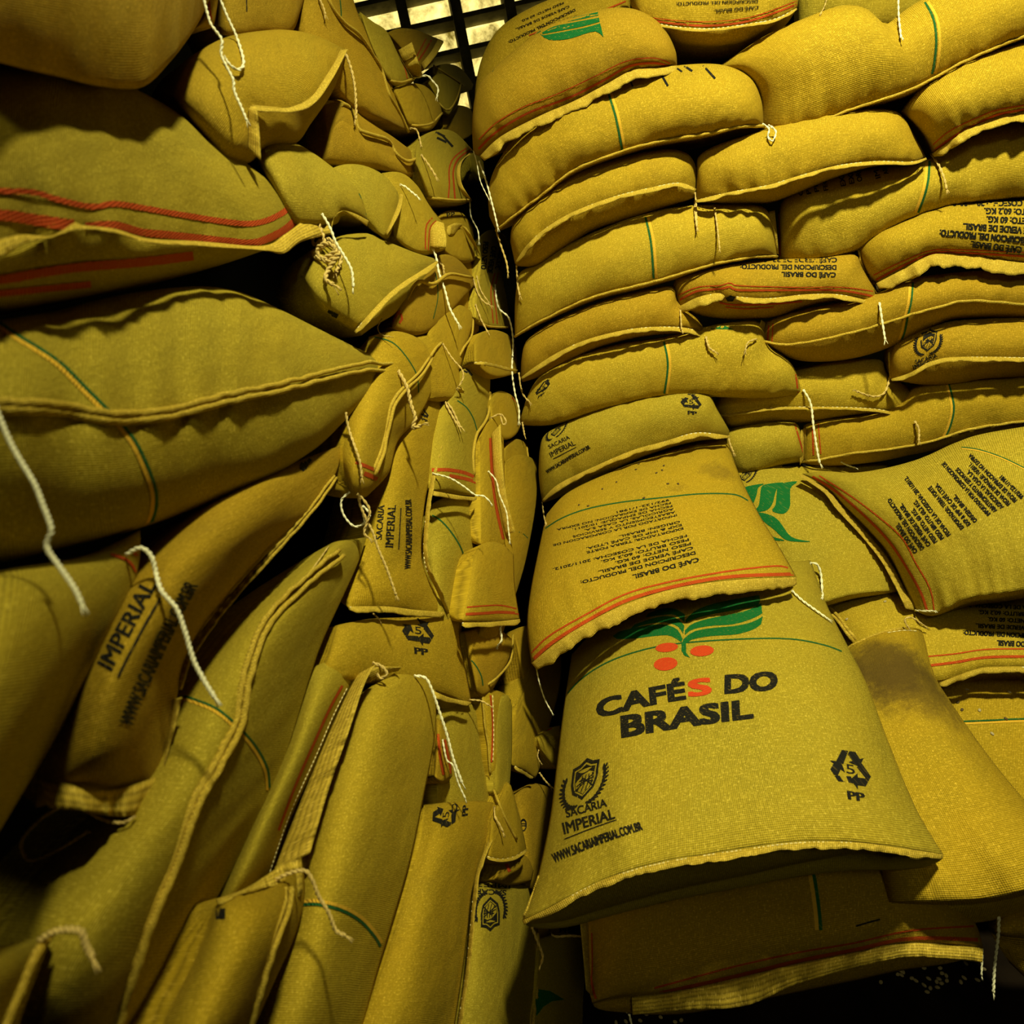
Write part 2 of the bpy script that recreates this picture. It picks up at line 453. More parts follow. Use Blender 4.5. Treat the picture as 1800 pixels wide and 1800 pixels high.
    for a_, b_ in zip(ji, ji[1:]):
        for c_, d_ in zip(ii, ii[1:]):
            # border rows keep every front vertex so the shell stays closed
            def border(p, q):
                if p[0] == q[0] and p[0] in (0, nv):
                    st = 1 if q[1] > p[1] else -1; return [back[p[0], k] for k in range(p[1], q[1], st)]
                if p[1] == q[1] and p[1] in (0, nu):
                    st = 1 if q[0] > p[0] else -1; return [back[k, p[1]] for k in range(p[0], q[0], st)]
                return [back[p]]
            loop = border((a_, c_), (a_, d_)) + border((a_, d_), (b_, d_)) + border((b_, d_), (b_, c_)) + border((b_, c_), (a_, c_))
            faces.append(tuple(loop))
    fm = [0] * len(faces)
    sk = Sack(); sk.bvh = bvh; sk.label = label; sk.side = side
    fp = np.array([[W[j, i, 0], W[j, i, 1]] for j in range(nv + 1) for i in range(nu + 1)])
    fd = np.array([toPx(v)[2] for v in verts[:nfront]])
    def depth(px, py):
        r = ray(px, py); h = bvh.ray_cast(CAM, r)
        if h[0] is not None: return (h[0] - CAM).dot(FWD), True
        k = int(np.argmin((fp[:, 0] - px) ** 2 + (fp[:, 1] - py) ** 2))
        return float(fd[k]), False
    sk.depth = depth
    mats = [mat or random.choice(FAB)]
    if side == 'L' and mats[0] in FAB: mats = [FABL[FAB.index(mats[0])]]
    origin = Vector((cen.x, cen.y, min(v.z for v in verts)))
    root = bpy.data.objects.new(name, None); COL.objects.link(root); root.location = origin
    root.empty_display_size = .1
    root['label'] = label; root['category'] = 'sack'
    root['group'] = group or ('coffee sacks in the left pile' if side == 'L' else 'coffee sacks in the facing pile')
    sk.root = root; sk.origin = origin
    # surface print and woven stripes, laid on the cloth
    def lay(shape, mk, off=.0014, sub=None):
        v2, f2 = shape
        if sub: v2, f2 = subdivide2d(v2, f2, sub)
        m = MATS[mk] if isinstance(mk, str) else mk
        if m not in mats: mats.append(m)
        mi = mats.index(m); base = len(verts); ok = []
        for (x_, y_) in v2:
            d, hit = depth(x_, y_); ok.append(hit)
            verts.append(P3(x_, y_, d - off)); q = verts[-1]
            uvs.append((x_ * d / FPX, y_ * d / FPX))
        for f in f2:
            if all(ok[k] for k in f):
                g_ = tuple(base + k for k in f)
                n_ = (verts[g_[1]] - verts[g_[0]]).cross(verts[g_[2]] - verts[g_[0]])
                if n_.dot(verts[g_[0]] - CAM) > 0: g_ = g_[::-1]
                faces.append(g_); fm.append(mi)
    hemc = 0
    post = []
    for e in x:
        kd = e[0]
        if kd in ('red', 'green', 'yel', 'ink'): lay(line2d(e[1], e[2]), kd, .0014)
        elif kd == 'rr':       # pair of red stripes: thin one and broad one
            lay(line2d(e[1], e[3] * .5), 'red', .0012); lay(line2d(e[2], e[3]), 'red', .0012)
        elif kd == 'gy':       # green line with its yellow companion
            off = Vector(e[3]) if len(e) > 3 else Vector((e[2] * 1.1, 0))
            lay(line2d([Vector(p) + off for p in e[1]], e[2]), 'yel', .0011); lay(line2d(e[1], e[2] * .8), 'green', .0013)
        elif kd == 't': lay(text2d(*e[1:]), 'ink', .0016, 14)
        elif kd == 'tr': lay(text2d(*e[1:]), 'rink', .0016, 14)
        elif kd == 'block': lay(block2d(*e[1:]), 'ink', .0016)
        elif kd == 'poly': lay(poly2d([tuple(p) for p in crom(list(e[2]) + [e[2][0]], 36)[:-1]]) if len(e) > 3 else poly2d(e[2]), e[1], .0016, 12)
        elif kd == 'band': lay(strip2d(e[2], e[3]), e[1], .0016, 14)
        elif kd == 'ell': lay(ell2d(e[2], *e[3:]), e[1], .0018, 12)
        elif kd == 'shield': lay(affine(shield(), e[1], e[2], (e[3][0], -e[3][1])), 'ink', .0016)
        elif kd == 'recyc': lay(affine(recycle(), e[1], e[2], (e[3][0], -e[3][1])), 'ink', .0016)
        else: post.append(e)
    body = link_mesh('sack_body', verts, faces, mats, root, origin, uvs, fm)
    ALLB.append(bvh)
    hem = None
    for e in post:
        kd = e[0]
        if kd == 'hem':        # ('hem', seam pts or None, width px, sign, stitch colour)
            pts = [Vector(p) for p in (e[1] or S)]; wd = e[2]; sg = e[3] if len(e) > 3 else 1
            st = e[4] if len(e) > 4 else 'c'; hem = make_hem(sk, pts, wd, sg, st)
        elif kd == 'hemo':     # seam line + explicit outer edge
            hem = make_hem(sk, [Vector(p) for p in e[1]], 0, 1, e[3] if len(e) > 3 else 'c', [Vector(p) for p in e[2]])
        elif kd == 'cord': make_cord(sk, e[1] or S, e[2], e[3] if len(e) > 3 else 1)
        elif kd == 'twine': STRINGS.append((sk, e[1], e[2], e[3] if len(e) > 3 else 'j', e[4] if len(e) > 4 else None))
        elif kd == 'stitch': make_stitch(sk, [Vector(p) for p in e[1]], root, sk.origin)
    return sk
STRINGS = []
def make_stitch(sk, pts, parent, origin, r=None, step=8.0, lift=.003, mat=None):
    n = max(3, int(plen(pts) / step)); c = crom(pts, n * 2); V = []; F = []; path = []; rads = []
    for i in range(n - 1):
        a, b_ = c[2 * i], c[2 * i + 1]; b_ = a.lerp(b_, 1.15)
        da = sk.depth(a.x, a.y)[0] - lift; db = sk.depth(b_.x, b_.y)[0] - lift
        rr = r or (.9 * da / FPX)
        path += [P3(a.x, a.y, da + rr * .5), P3(*a.lerp(b_, .2), da - rr * .4), P3(*a.lerp(b_, .8), db - rr * .4), P3(b_.x, b_.y, db + rr * .5)]; rads += [.3 * rr, rr, rr, .3 * rr]
    if not path: return
    m_ = len(rads) - 1; tube(path, lambda k: rads[min(m_, int(round(k * m_)))], 5, V, F)
    o = link_mesh('stitching', V, F, mat or STITCH, parent, origin)
    return o
def make_hem(sk, pts, wd, sg, st, outer=None):
    n = max(10, int(plen(pts) / 5)); c = crom(pts, n); oc = crom(outer, n) if outer else None
    rows = 5; lay1 = []; uv = []; sd = random.random() * 99; cum = 0; prev = None
    dprev = None
    ds = [sk.depth(p.x, p.y)[0] for p in c]
    ds = [min(ds[max(0, i - 2):i + 3]) for i in range(n)]
    for i, p in enumerate(c):
        t = (c[min(i + 1, n - 1)] - c[max(i - 1, 0)]).normalized(); q = Vector((-t.y, t.x)) * sg
        k = i / (n - 1); end = min(1, 8 * min(k, 1 - k) + .55)
        nn = noise.noise(Vector((i * .17, sd, 0))); n3 = noise.noise(Vector((i * .45, sd, 4)))
        if prev is not None: cum += (p - prev).length * ds[i] / FPX
        prev = p
        for r_ in range(rows):
            f = r_ / (rows - 1)
            tgt = oc[i] if oc else p + q * (wd * end * (1 + .28 * nn + .15 * n3))
            pp = p.lerp(tgt, f)
            dd = ds[i] - .0035 - f * .012 - .010 * f * (nn + .6 * n3) - .003 * math.sin(f * math.pi)
            lay1.append((pp.x, pp.y, dd)); uv.append((cum, f * max(wd, 14) * ds[i] / FPX))
    V = [P3(*a) for a in lay1]; m = len(V)
    V += [P3(a[0], a[1], a[2] + .003 ) for a in lay1]; uv = uv + uv; F = []
    for i in range(n - 1):
        for r_ in range(rows - 1):
            a = i * rows + r_; F.append((a, a + 1, a + rows + 1, a + rows)); F.append((m + a, m + a + rows, m + a + rows + 1, m + a + 1))
        a = i * rows; F.append((a, a + rows, m + a + rows, m + a)); a += rows - 1; F.append((a, m + a, m + a + rows, a + rows))
    for a0 in (0, (n - 1) * rows):
        for r_ in range(rows - 1): F.append((a0 + r_, m + a0 + r_, m + a0 + r_ + 1, a0 + r_ + 1))
    o = link_mesh('hem', V, F, HEML if sk.side == 'L' else HEM, sk.root, sk.origin, uv)
    bm = bmesh.new(); bm.from_mesh(o.data); bmesh.ops.recalc_face_normals(bm, faces=bm.faces); bm.to_mesh(o.data); bm.free()
    if st:
        inner = [p.lerp((oc[i] if oc else p + Vector((-(c[min(i+1,n-1)]-c[max(i-1,0)]).normalized().y, (c[min(i+1,n-1)]-c[max(i-1,0)]).normalized().x)) * sg * wd), .12) for i, p in enumerate(c)]
        make_stitch(sk, inner, o, Vector((0, 0, 0)) + sk.origin, lift=.0085, mat=TWINEW if st == 'w' else STITCH)
    return o
def make_cord(sk, pts, rpx, dbl=1):
    n = max(12, int(plen(pts) / 7)); c = crom([Vector(p) for p in pts], n); V = []; F = []; sd = random.random() * 99
    ds = [sk.depth(p.x, p.y)[0] for p in c]; ds = [sorted(ds[max(0, i - 2):i + 3])[1 if len(ds[max(0, i - 2):i + 3]) > 2 else 0] for i in range(n)]
    for q in range(dbl):
        path = []
        for i, p in enumerate(c):
            t = (c[min(i + 1, n - 1)] - c[max(i - 1, 0)]).normalized(); nr = Vector((-t.y, t.x))
            off = (q - (dbl - 1) / 2) * rpx * 2.1 + rpx * .5 * noise.noise(Vector((i * .35, sd, q)))
            pp = p + nr * off; path.append(P3(pp.x, pp.y, ds[i] - rpx * ds[i] / FPX * .55))
        dm = sum(ds) / n
        tube(path, lambda k: rpx * dm / FPX * (1 + .15 * noise.noise(Vector((k * 40, sd, 1)))), 8, V, F)
    uv = [(v.x * 1.3 + v.y, v.z) for v in V]
    return link_mesh('seam_cord', V, F, HEML if sk.side == 'L' else HEM, sk.root, sk.origin, uv)
def flush_strings():
    for sk, pts, rpx, kind, lead in STRINGS:
        pts = [Vector(p) for p in pts]; L = plen(pts); n = max(14, int(L / 3.2)); c = crom(pts, n)
        d0 = sk.depth(*c[0])[0]; ds = []; prev = d0 - .004
        for i, p in enumerate(c):
            r = ray(p.x, p.y); best = 1e9
            for bv in ALLB:
                h = bv.ray_cast(CAM, r)
                if h[0] is not None: best = min(best, (h[0] - CAM).dot(FWD))
            d = min(prev, best - .012) if i > 1 else min(prev, best - .004); prev = d; ds.append(d)
        # ease the steps
        for _ in range(3): ds = [min(ds[i], (ds[max(0, i - 1)] + ds[i] + ds[min(n - 1, i + 1)]) / 3) for i in range(n)]
        core = [P3(p.x, p.y, d) for p, d in zip(c, ds)]
        dm = sum(ds) / n; R_ = rpx * dm / FPX; V = []; F = []
        plies = 2
        for q in range(plies):
            path = []; prevn = None; ph = 0
            for i, p in enumerate(core):
                t = (core[min(i + 1, n - 1)] - core[max(i - 1, 0)]).normalized()
                a = t.cross(FWD); a = a.normalized() if a.length > 1e-6 else RGT; b_ = t.cross(a)
                ph = i * 1.05 + q * math.pi
                path.append(p + (a * math.cos(ph) + b_ * math.sin(ph)) * R_ * .5)
            tube(path, R_ * .62, 5, V, F)
        # frayed end
        e = core[-1]; t = (core[-1] - core[-4]).normalized()
        for q in range(3):
            dr = (t + Vector((random.uniform(-.5, .5), random.uniform(-.5, .1), random.uniform(-.3, .3)))).normalized()
            tube([e - t * R_, e + dr * R_ * 2.5, e + dr * R_ * 4 + Vector((0, 0, -R_))], R_ * .3, 4, V, F)
        link_mesh('twine_tail', V, F, TWINEW if kind == 'w' else TWINE, sk.root, sk.origin)
# ------------------------------------------------------------------ the room
def box(name, lo, hi, m, label=None, kind='structure', parent=None):
    x0, y0, z0 = lo; x1, y1, z1 = hi
    v = [(x, y, z) for x in (x0, x1) for y in (y0, y1) for z in (z0, z1)]
    f = [(0, 1, 3, 2), (4, 6, 7, 5), (0, 4, 5, 1), (2, 3, 7, 6), (0, 2, 6, 4), (1, 5, 7, 3)]
    o = link_mesh(name, v, f, m, parent, smooth=False)
    if kind: o['kind'] = kind
    return o
box('floor', (-.85, -3.2, -.1), (5.2, 5.2, 0), FLOORM)
box('wall_left', (-.95, -3.2, 0), (-.85, 5.2, 4.6), CONC)
box('wall_right', (5.2, -3.2, 0), (5.3, 5.2, 4.6), CONC)
box('wall_front', (-.95, -3.3, 0), (5.3, -3.2, 4.6), CONC)
box('ceiling', (-.95, -3.3, 4.6), (5.3, 5.3, 4.7), CEIL)
# back wall around the glass-block window
WX0, WX1, WZ0, WZ1, WY = -.6, 1.3, 3.0, 4.5, 4.0
wb = bpy.data.objects.new('wall_back', None); COL.objects.link(wb)
V = []; F = []
for lo, hi in (((-.85, WY, 0), (5.2, WY + .2, WZ0)), ((-.85, WY, WZ1), (5.2, WY + .2, 4.6)), ((-.85, WY, WZ0), (WX0, WY + .2, WZ1)), ((WX1, WY, WZ0), (5.2, WY + .2, WZ1))):
    x0, y0, z0 = lo; x1, y1, z1 = hi; b_ = len(V)
    V += [(x, y, z) for x in (x0, x1) for y in (y0, y1) for z in (z0, z1)]
    F += [tuple(i + b_ for i in f) for f in [(0, 1, 3, 2), (4, 6, 7, 5), (0, 4, 5, 1), (2, 3, 7, 6), (0, 2, 6, 4), (1, 5, 7, 3)]]
bpy.data.objects.remove(wb)
o = link_mesh('wall_back', V, F, CONC, smooth=False); o['kind'] = 'structure'
win = bpy.data.objects.new('window_1', None); COL.objects.link(win); win.location = (0, WY, WZ0); win['kind'] = 'structure'
win['label'] = 'backlit window of small glass blocks in a grimy grid high on the far wall'
CW, CH, BT = .31, .16, .05
V = []; F = []
def addbox(V, F, lo, hi):
    x0, y0, z0 = lo; x1, y1, z1 = hi; b_ = len(V)
    V += [(x, y, z) for x in (x0, x1) for y in (y0, y1) for z in (z0, z1)]
    F += [tuple(i + b_ for i in f) for f in [(0, 1, 3, 2), (4, 6, 7, 5), (0, 4, 5, 1), (2, 3, 7, 6), (0, 2, 6, 4), (1, 5, 7, 3)]]
nx = int((WX1 - WX0) / CW) + 1; nz = int((WZ1 - WZ0) / CH) + 1
for i in range(nx + 1): addbox(V, F, (WX0 + i * CW - .03, WY - .03, WZ0), (WX0 + i * CW + .03, WY + .13, WZ1))
for j in range(nz + 1): addbox(V, F, (WX0, WY + .0, WZ0 + j * CH - .012), (WX1, WY + .12, WZ0 + j * CH + .012))
link_mesh('window_frame', V, F, FRAME, win, Vector((0, WY, WZ0)), smooth=False)
pm, nt, bb = mat_new('backlit_glass'); B = NB(nt)
tc = B.n('ShaderNodeTexCoord').outputs['Object']; nn = B.ramp(B.noise(tc, 5, 5, .7), .36, .66)
bb.inputs['Base Color'].default_value = (.25, .22, .08, 1); bb.inputs['Roughness'].default_value = .25
B.l(B.mix(nn, (.10, .07, .008, 1), (1, .80, .24, 1)), bb.inputs['Emission Color'])
bb.inputs['Emission Strength'].default_value = 2.2
V = []; F = []
for i in range(nx):
    for j in range(nz):
        # every block is a shallow pillow of glass
        x0 = WX0 + i * CW + .03; x1 = WX0 + (i + 1) * CW - .03; z0 = WZ0 + j * CH + .012; z1 = WZ0 + (j + 1) * CH - .012
        if x1 > WX1 + .3: continue
        b_ = len(V); K = 5
        for a in range(K + 1):
            for c in range(K + 1):
                u, v = a / K, c / K; V.append((x0 + (x1 - x0) * u, WY + .12 - .045 * (16 * u * (1 - u) * v * (1 - v)) ** .5, z0 + (z1 - z0) * v))
        for a in range(K):
            for c in range(K): q = b_ + a * (K + 1) + c; F.append((q, q + K + 1, q + K + 2, q + 1))
link_mesh('window_pane', V, F, pm, win, Vector((0, WY, WZ0)))

LBL = ["CAFÉ DO BRASIL", "DESCRIPCION DEL PRODUCTO:", "CAFÉ VERDE DE BRASIL.", "PESO NETO: 60 KG.", "PESO BRUTO: 60,2 KG.",
       "FECHA DE LA COSECHA: 2011/2012.", "", "EXPORTADOR: TERRA FORTE", "EXP & IMP DE CAFÉ LTDA.", "ORIGEN: BRASIL.", "",
       "IMPORTADO POR LA CORPORACION DE", "ABASTECIMIENTO Y SERVICIOS", "AGRICOLAS, LA CASA S.A.", "FECHA DE EMPAQUE: 10/2011.",
       "FECHA DE EXPIRACION: NO EXPIRA", "992/122-1/1981"]
# ------------------------------------------------------------------ the pile facing the camera
make_sack('golden sack behind the topmost leaf-print sack, black print climbing its rim', 'R',
  [(835,225),(836,150),(852,90),(883,45),(940,10),(1000,-12),(1060,-25),(1108,-20)], [(843,262),(870,220),(930,150),(1000,95),(1060,60),(1108,30)],
  dz=.16, b=.06, x=[('red',[(868,128),(905,90),(950,60),(1000,38),(1060,18),(1100,2)],2.5),('red',[(930,62),(980,42),(1030,24)],2),
   ('t',"CAFÉ DO BRASIL",(1016,26),(950,47),5,None,0),('t',"DESCRIPCION DEL PRODUCTO:",(1010,15),(893,72),4.5,None,0),('t',"CAFÉ VERDE DE BRASIL.",(1000,9),(906,50),4,None,0),('t',"PESO NETO: 60 KG.",(990,3),(915,36),3.5,None,0)])
make_sack('topmost facing sack with a green leaf print and red stripes above its drooping hem', 'R',
  [(832,270),(830,213),(838,160),(863,125),(933,65),(967,43),(1053,17),(1105,14),(1143,28),(1170,53),(1187,88),(1190,112)],
  [(843,275),(880,240),(950,203),(1010,177),(1067,147),(1110,124),(1150,119),(1190,115)], b=.11, dz=.0,
  x=[('rr',[(842,245),(872,216),(920,188),(980,165),(1050,132),(1100,108),(1150,102),(1178,112)],[(841,262),(875,230),(930,198),(1000,172),(1060,142),(1105,117),(1150,111),(1180,118)],4),
   ('green',[(864,126),(877,107),(900,84),(927,67),(950,54)],3),
   ('band','gink',[(970,39),(1000,32),(1051,21)],[(974,42),(1010,36),(1052,27)]),
   ('band','gink',[(953,57),(975,46),(1010,39),(1053,31)],[(954,60),(985,54),(1025,46),(1054,38)]),
   ('band','gink',[(956,62),(1000,54),(1030,48),(1055,41)],[(949,60),(966,70),(1000,68),(1035,57),(1050,55),(1055,59),(1061,65)]),
   ('hem',None,17,1,'w'),('twine',[(842,283),(855,320),(868,370),(875,400)],1.64,'w')])
make_sack('sack above a dark gap at the top edge, two lines of inverted print', 'R',
  [(1100,-50),(1200,-70),(1300,-70),(1410,-50)], [(1108,5),(1145,38),(1190,46),(1250,49),(1320,40),(1365,31),(1402,12)],
  U=[(1120,30),(1180,72),(1250,82),(1320,70),(1395,25)], dz=.06, b=.08,
  x=[('rr',[(1135,30),(1190,36),(1250,38),(1320,30),(1400,2)],[(1140,35),(1190,42),(1250,45),(1320,36),(1400,8)],3.5),
   ('t',"CAFÉ DO BRASIL",(1333,10),(1256,17),5.5),('t',"DESCRIPCION DEL PRODUCTO:",(1332,-1),(1189,4),5.5),
   ('hem',[(1145,39),(1190,47),(1250,50),(1320,41),(1365,32),(1400,14)],5,1,'w')], mat=FAB[0])
make_sack('sliver of a brown sack deep in the dark gap under the top sack', 'R',
  [(1165,95),(1190,88),(1215,90),(1250,98)], [(1165,118),(1200,122),(1250,118)], dz=.25, b=.04, mat=FAB[2])
make_sack('shadowed greenish sack at the top edge right of the two-line print sack', 'R',
  [(1400,-60),(1480,-70),(1560,-60),(1640,-50)], [(1402,55),(1440,60),(1500,50),(1560,45),(1640,20)], dz=.22, b=.06, mat=FAB[1],
  x=[('twine',[(1455,-10),(1450,10),(1442,25)],1.23)])
make_sack('plump sack with a green line and scattered print ticks, right below the leaf-print sack', 'R',
  [(860,380),(859,330),(878,280),(920,225),(990,180),(1067,154),(1140,126),(1200,114),(1270,114),(1318,136),(1338,175),(1342,215)],
  [(872,405),(910,375),(960,337),(1010,299),(1080,271),(1150,251),(1250,234),(1300,223),(1344,222)], b=.12,
  x=[('gy',[(1067,157),(1082,205),(1094,266)],4.5,(5,0)),('cord',None,2.4),('ink',[(1107,139),(1112,152)],3),('ink',[(1163,132),(1174,151)],4),('ink',[(1203,116),(1217,125)],4),('ink',[(1236,115),(1257,138)],4),('ink',[(1190,120),(1199,126)],3),
   ('twine',[(1340,218),(1352,226),(1350,240),(1358,248),(1364,232),(1355,222)],1.64,'w'),('twine',[(872,403),(880,430),(890,460),(893,480)],1.80)])
make_sack('very long plump sack rising to the upper right corner with one green line', 'R',
  [(1262,118),(1300,92),(1350,60),(1450,18),(1490,9),(1525,16),(1556,42),(1585,22),(1620,0),(1680,-20),(1900,-60)],
  [(1336,222),(1380,229),(1440,214),(1500,191),(1600,158),(1700,106),(1800,64),(1900,30)], b=.12, dz=.03, L=[(1262,118),(1300,128),(1330,165),(1336,222)],
  x=[('gy',[(1622,-2),(1640,30),(1646,70),(1642,115),(1638,130)],5,(6,0)),('cord',None,2.4),('twine',[(1579,-8),(1580,30),(1584,66)],1.64,'w')])
make_sack('plump sack at the right edge whose open drooping hem has a folded corner flap', 'R',
  [(1583,197),(1620,152),(1680,110),(1740,88),(1900,50)], [(1637,268),(1675,243),(1705,222),(1760,203),(1900,180)], b=.11, dz=.0,
  L=[(1583,197),(1610,222),(1630,250),(1637,268)],
  x=[('rr',[(1636,258),(1670,230),(1720,206),(1760,192),(1850,178)],[(1640,266),(1680,238),(1725,214),(1765,199),(1850,186)],4),
   ('hem',[(1638,270),(1675,245),(1700,226),(1760,205),(1850,190)],15,1,'c'),('twine',[(1636,270),(1650,290),(1660,315),(1664,333)],1.80)])
make_sack('long plain sack with a bright machine-stitched hem, resting on the print-tipped sack', 'R',
  [(1225,300),(1228,275),(1260,255),(1320,235),(1400,210),(1470,194),(1560,192),(1590,208),(1610,243),(1628,276)],
  [(1222,352),(1280,338),(1350,325),(1400,310),(1470,291),(1540,283),(1600,284),(1628,277)],
  U=[(1228,356),(1300,359),(1350,356),(1400,340),(1470,312),(1540,292),(1600,290),(1628,280)], b=.11,
  x=[('hem',None,7,1,'c'),('twine',[(1222,352),(1222,375),(1225,400)],1.80)])
make_sack('short plain sack with a scalloped stitched hem, left end over the dark crevice', 'R',
  [(897,425),(903,392),(940,350),(990,310),(1050,286),(1130,267),(1180,262),(1212,273),(1226,300)],
  [(905,462),(925,432),(960,400),(1010,371),(1080,345),(1150,328),(1195,321),(1224,332)],
  U=[(908,468),(945,466),(990,438),(1045,404),(1120,380),(1195,356),(1224,346)], b=.10,
  x=[('hem',None,8,1,'c'),('twine',[(908,466),(910,500),(914,520)],1.80),('twine',[(1222,338),(1224,365),(1225,400)],1.48)])
make_sack('long sack with tips of black print along its top and a green line', 'R',
  [(1368,372),(1383,345),(1430,322),(1500,300),(1560,292),(1620,280),(1680,252),(1740,222),(1900,190)],
  [(1370,454),(1440,452),(1500,437),(1550,407),(1613,377),(1700,353),(1900,335)], b=.10, dz=.04,
  x=[('gy',[(1634,283),(1632,315),(1625,345),(1614,374)],5,(-5,0)),('red',[(1369,372),(1370,410),(1371,450)],3),
   ('t',"EXP",(1487,326),(1482,302),9),('t',"EXP",(1502,322),(1498,298),9),('t',"ORI",(1516,318),(1512,300),9),('t',"IM",(1548,312),(1544,298),9),('t',"AB",(1562,305),(1558,294),8),
   ('t',"FEC",(1456,334),(1452,314),8),('t',"PE",(1440,336),(1436,320),8),('t',"PE",(1426,340),(1422,324),8),('t',"C",(1412,343),(1410,332),8)])
make_sack('plain sack with a green line left of the pinched red-edged sack end', 'R',
  [(908,500),(915,478),(945,462),(990,432),(1060,400),(1130,374),(1200,362),(1280,357),(1335,361),(1358,388),(1366,450)],
  [(905,592),(940,570),(990,545),(1050,520),(1150,495),(1250,466),(1330,451),(1366,452)], b=.11, dz=.01, L=[(908,500),(905,540),(905,592)],
  x=[('gy',[(1133,376),(1144,425),(1149,490)],4.5,(5,0)),('cord',None,2.4),('twine',[(1256,364),(1261,400),(1265,438)],1.48),
   ('hemo',[(1362,370),(1366,410),(1369,447)],[(1352,372),(1356,410),(1341,440)],None,'c')])
make_sack('sack at the right edge with six lines of upside-down print above red stripes', 'R',
  [(1510,437),(1540,410),(1590,386),(1640,368),(1700,356),(1900,345)], [(1540,498),(1590,472),(1640,447),(1700,449),(1800,462),(1900,468)], b=.10,
  L=[(1510,437),(1518,465),(1528,488),(1540,498)],
  x=[('rr',[(1535,484),(1590,458),(1640,440),(1700,440),(1850,446)],[(1540,492),(1590,466),(1640,445),(1700,445),(1850,454)],3.6),
   ('block',LBL[:6],(1796,434),(1600,412),(1880,352),(1672,352),1.0,.62),
   ('hem',None,22,1,'c'),('cord',[(1509,437),(1517,470),(1528,490),(1540,500)],2.2),('twine',[(1540,500),(1545,512),(1552,505),(1556,498)],1.48,'w')])
make_sack('sack with a gaping hole in its hem, upside-down print above two red stripes', 'R',
  [(1182,500),(1200,484),(1280,464),(1370,456),(1440,452),(1500,446),(1516,470),(1546,520)],
  [(1192,540),(1225,521),(1260,512),(1290,520),(1350,523),(1420,516),(1480,517),(1546,532)],
  U=[(1200,546),(1250,558),(1310,562),(1370,556),(1420,540),(1480,530),(1546,536)], b=.10,
  x=[('rr',[(1186,522),(1225,505),(1265,502),(1283,497),(1300,502),(1400,505),(1480,505),(1535,512)],[(1190,530),(1225,512),(1265,508),(1285,504),(1300,510),(1400,510),(1480,511),(1540,522)],3.6),
   ('red',[(1265,532),(1290,536),(1350,535),(1410,530)],3),('red',[(1275,540),(1310,543),(1360,540)],2),
   ('block',LBL[:4],(1469,479),(1300,477),(1472,440),(1305,440),1.0,.62),
   ('poly','ink',[(1275,524),(1284,519),(1293,522),(1288,530),(1279,530)]),  # shade inside the hem hole, painted as a black patch
   ('hem',[(1190,541),(1225,523),(1262,515),(1275,521)],15,1,'w'),('hem',[(1294,521),(1350,524),(1420,517),(1480,518),(1546,534)],9,1,'c'),
   ('twine',[(1546,532),(1550,560),(1556,598)],1.80,'w'),('twine',[(1196,545),(1198,580)],1.48)])
make_sack('sack with a rolled seam crossed by a green line, red stripes at its torn end', 'R',
  [(1345,566),(1400,546),(1480,530),(1550,512),(1590,492),(1700,477),(1900,468)], [(1336,598),(1380,606),(1440,598),(1530,576),(1590,557),(1650,540),(1720,529),(1900,548)],
  U=[(1345,604),(1390,630),(1440,636),(1500,630),(1560,612),(1640,575),(1700,560),(1900,562)], b=.10,
  x=[('gy',[(1605,496),(1602,530),(1596,556),(1590,585),(1583,602)],4,(-5,0)),('cord',None,2.6),('red',[(1352,565),(1349,600)],3),('red',[(1359,562),(1357,603)],2),
   ('twine',[(1330,596),(1315,602),(1310,617)],1.64),('hemo',[(1346,567),(1342,585),(1336,598)],[(1338,562),(1330,585),(1326,594)],None,None)])
make_sack('plain flat-hemmed sack at the crevice, hem corner curled over beside a green leaf tip', 'R',
  [(916,636),(925,600),(960,572),(1000,552),(1050,532),(1110,514),(1180,503),(1192,530),(1228,560),(1242,592)],
  [(915,664),(940,645),(985,617),(1040,594),(1110,578),(1170,574),(1215,578),(1241,591)],
  U=[(918,672),(955,660),(1000,636),(1050,612),(1120,594),(1190,588),(1241,596)], b=.10,
  x=[('hem',None,8,1,'c'),('twine',[(1241,592),(1246,610),(1256,618)],1.97),('twine',[(912,655),(918,690),(932,708)],1.64)])
make_sack('sack with a small recycling mark at its left tip and a green leaf tip', 'R',
  [(915,735),(930,690),(955,655),(1000,630),(1080,606),(1160,594),(1225,578),(1290,566),(1335,566),(1352,605),(1392,640),(1412,690)],
  [(916,746),(970,742),(1040,720),(1100,705),(1160,693),(1250,690),(1340,695),(1412,692)], b=.10, dz=-.01,
  x=[('gy',[(1166,596),(1174,640),(1168,692)],4.5,(4,0)),('recyc',(955,680),(14,-9),(4,12)),('poly','ink',[(1040,603),(1055,600),(1063,605),(1055,611),(1043,609)]),
   ('poly','gink',[(1240,566),(1262,568),(1290,579),(1248,578)]),('red',[(1398,650),(1403,690)],3),('red',[(1406,668),(1412,690)],2),
   ('twine',[(1412,685),(1425,710),(1430,750),(1436,790),(1441,815)],1.97,'w'),('twine',[(918,742),(922,765)],1.64,'j')])
make_sack('sack at the right edge printed with a shield emblem, hem stitched straight below', 'R',
  [(1563,640),(1572,608),(1600,588),(1640,572),(1700,560),(1900,550)], [(1566,666),(1600,655),(1640,634),(1700,627),(1900,630)],
  U=[(1572,668),(1620,676),(1680,676),(1740,666),(1900,662)], b=.10,
  x=[('shield',(1632,599),(23,-3),(3,22)),('t',"SACARIA",(1610,640),(1648,628),7,None,0),('t',"IMPERIAL",(1606,650),(1654,637),8,None,0),
   ('hem',None,8,1,'c'),('cord',[(1563,620),(1564,645),(1567,664)],2),('twine',[(1565,662),(1555,690),(1535,697),(1506,688)],1.97)])
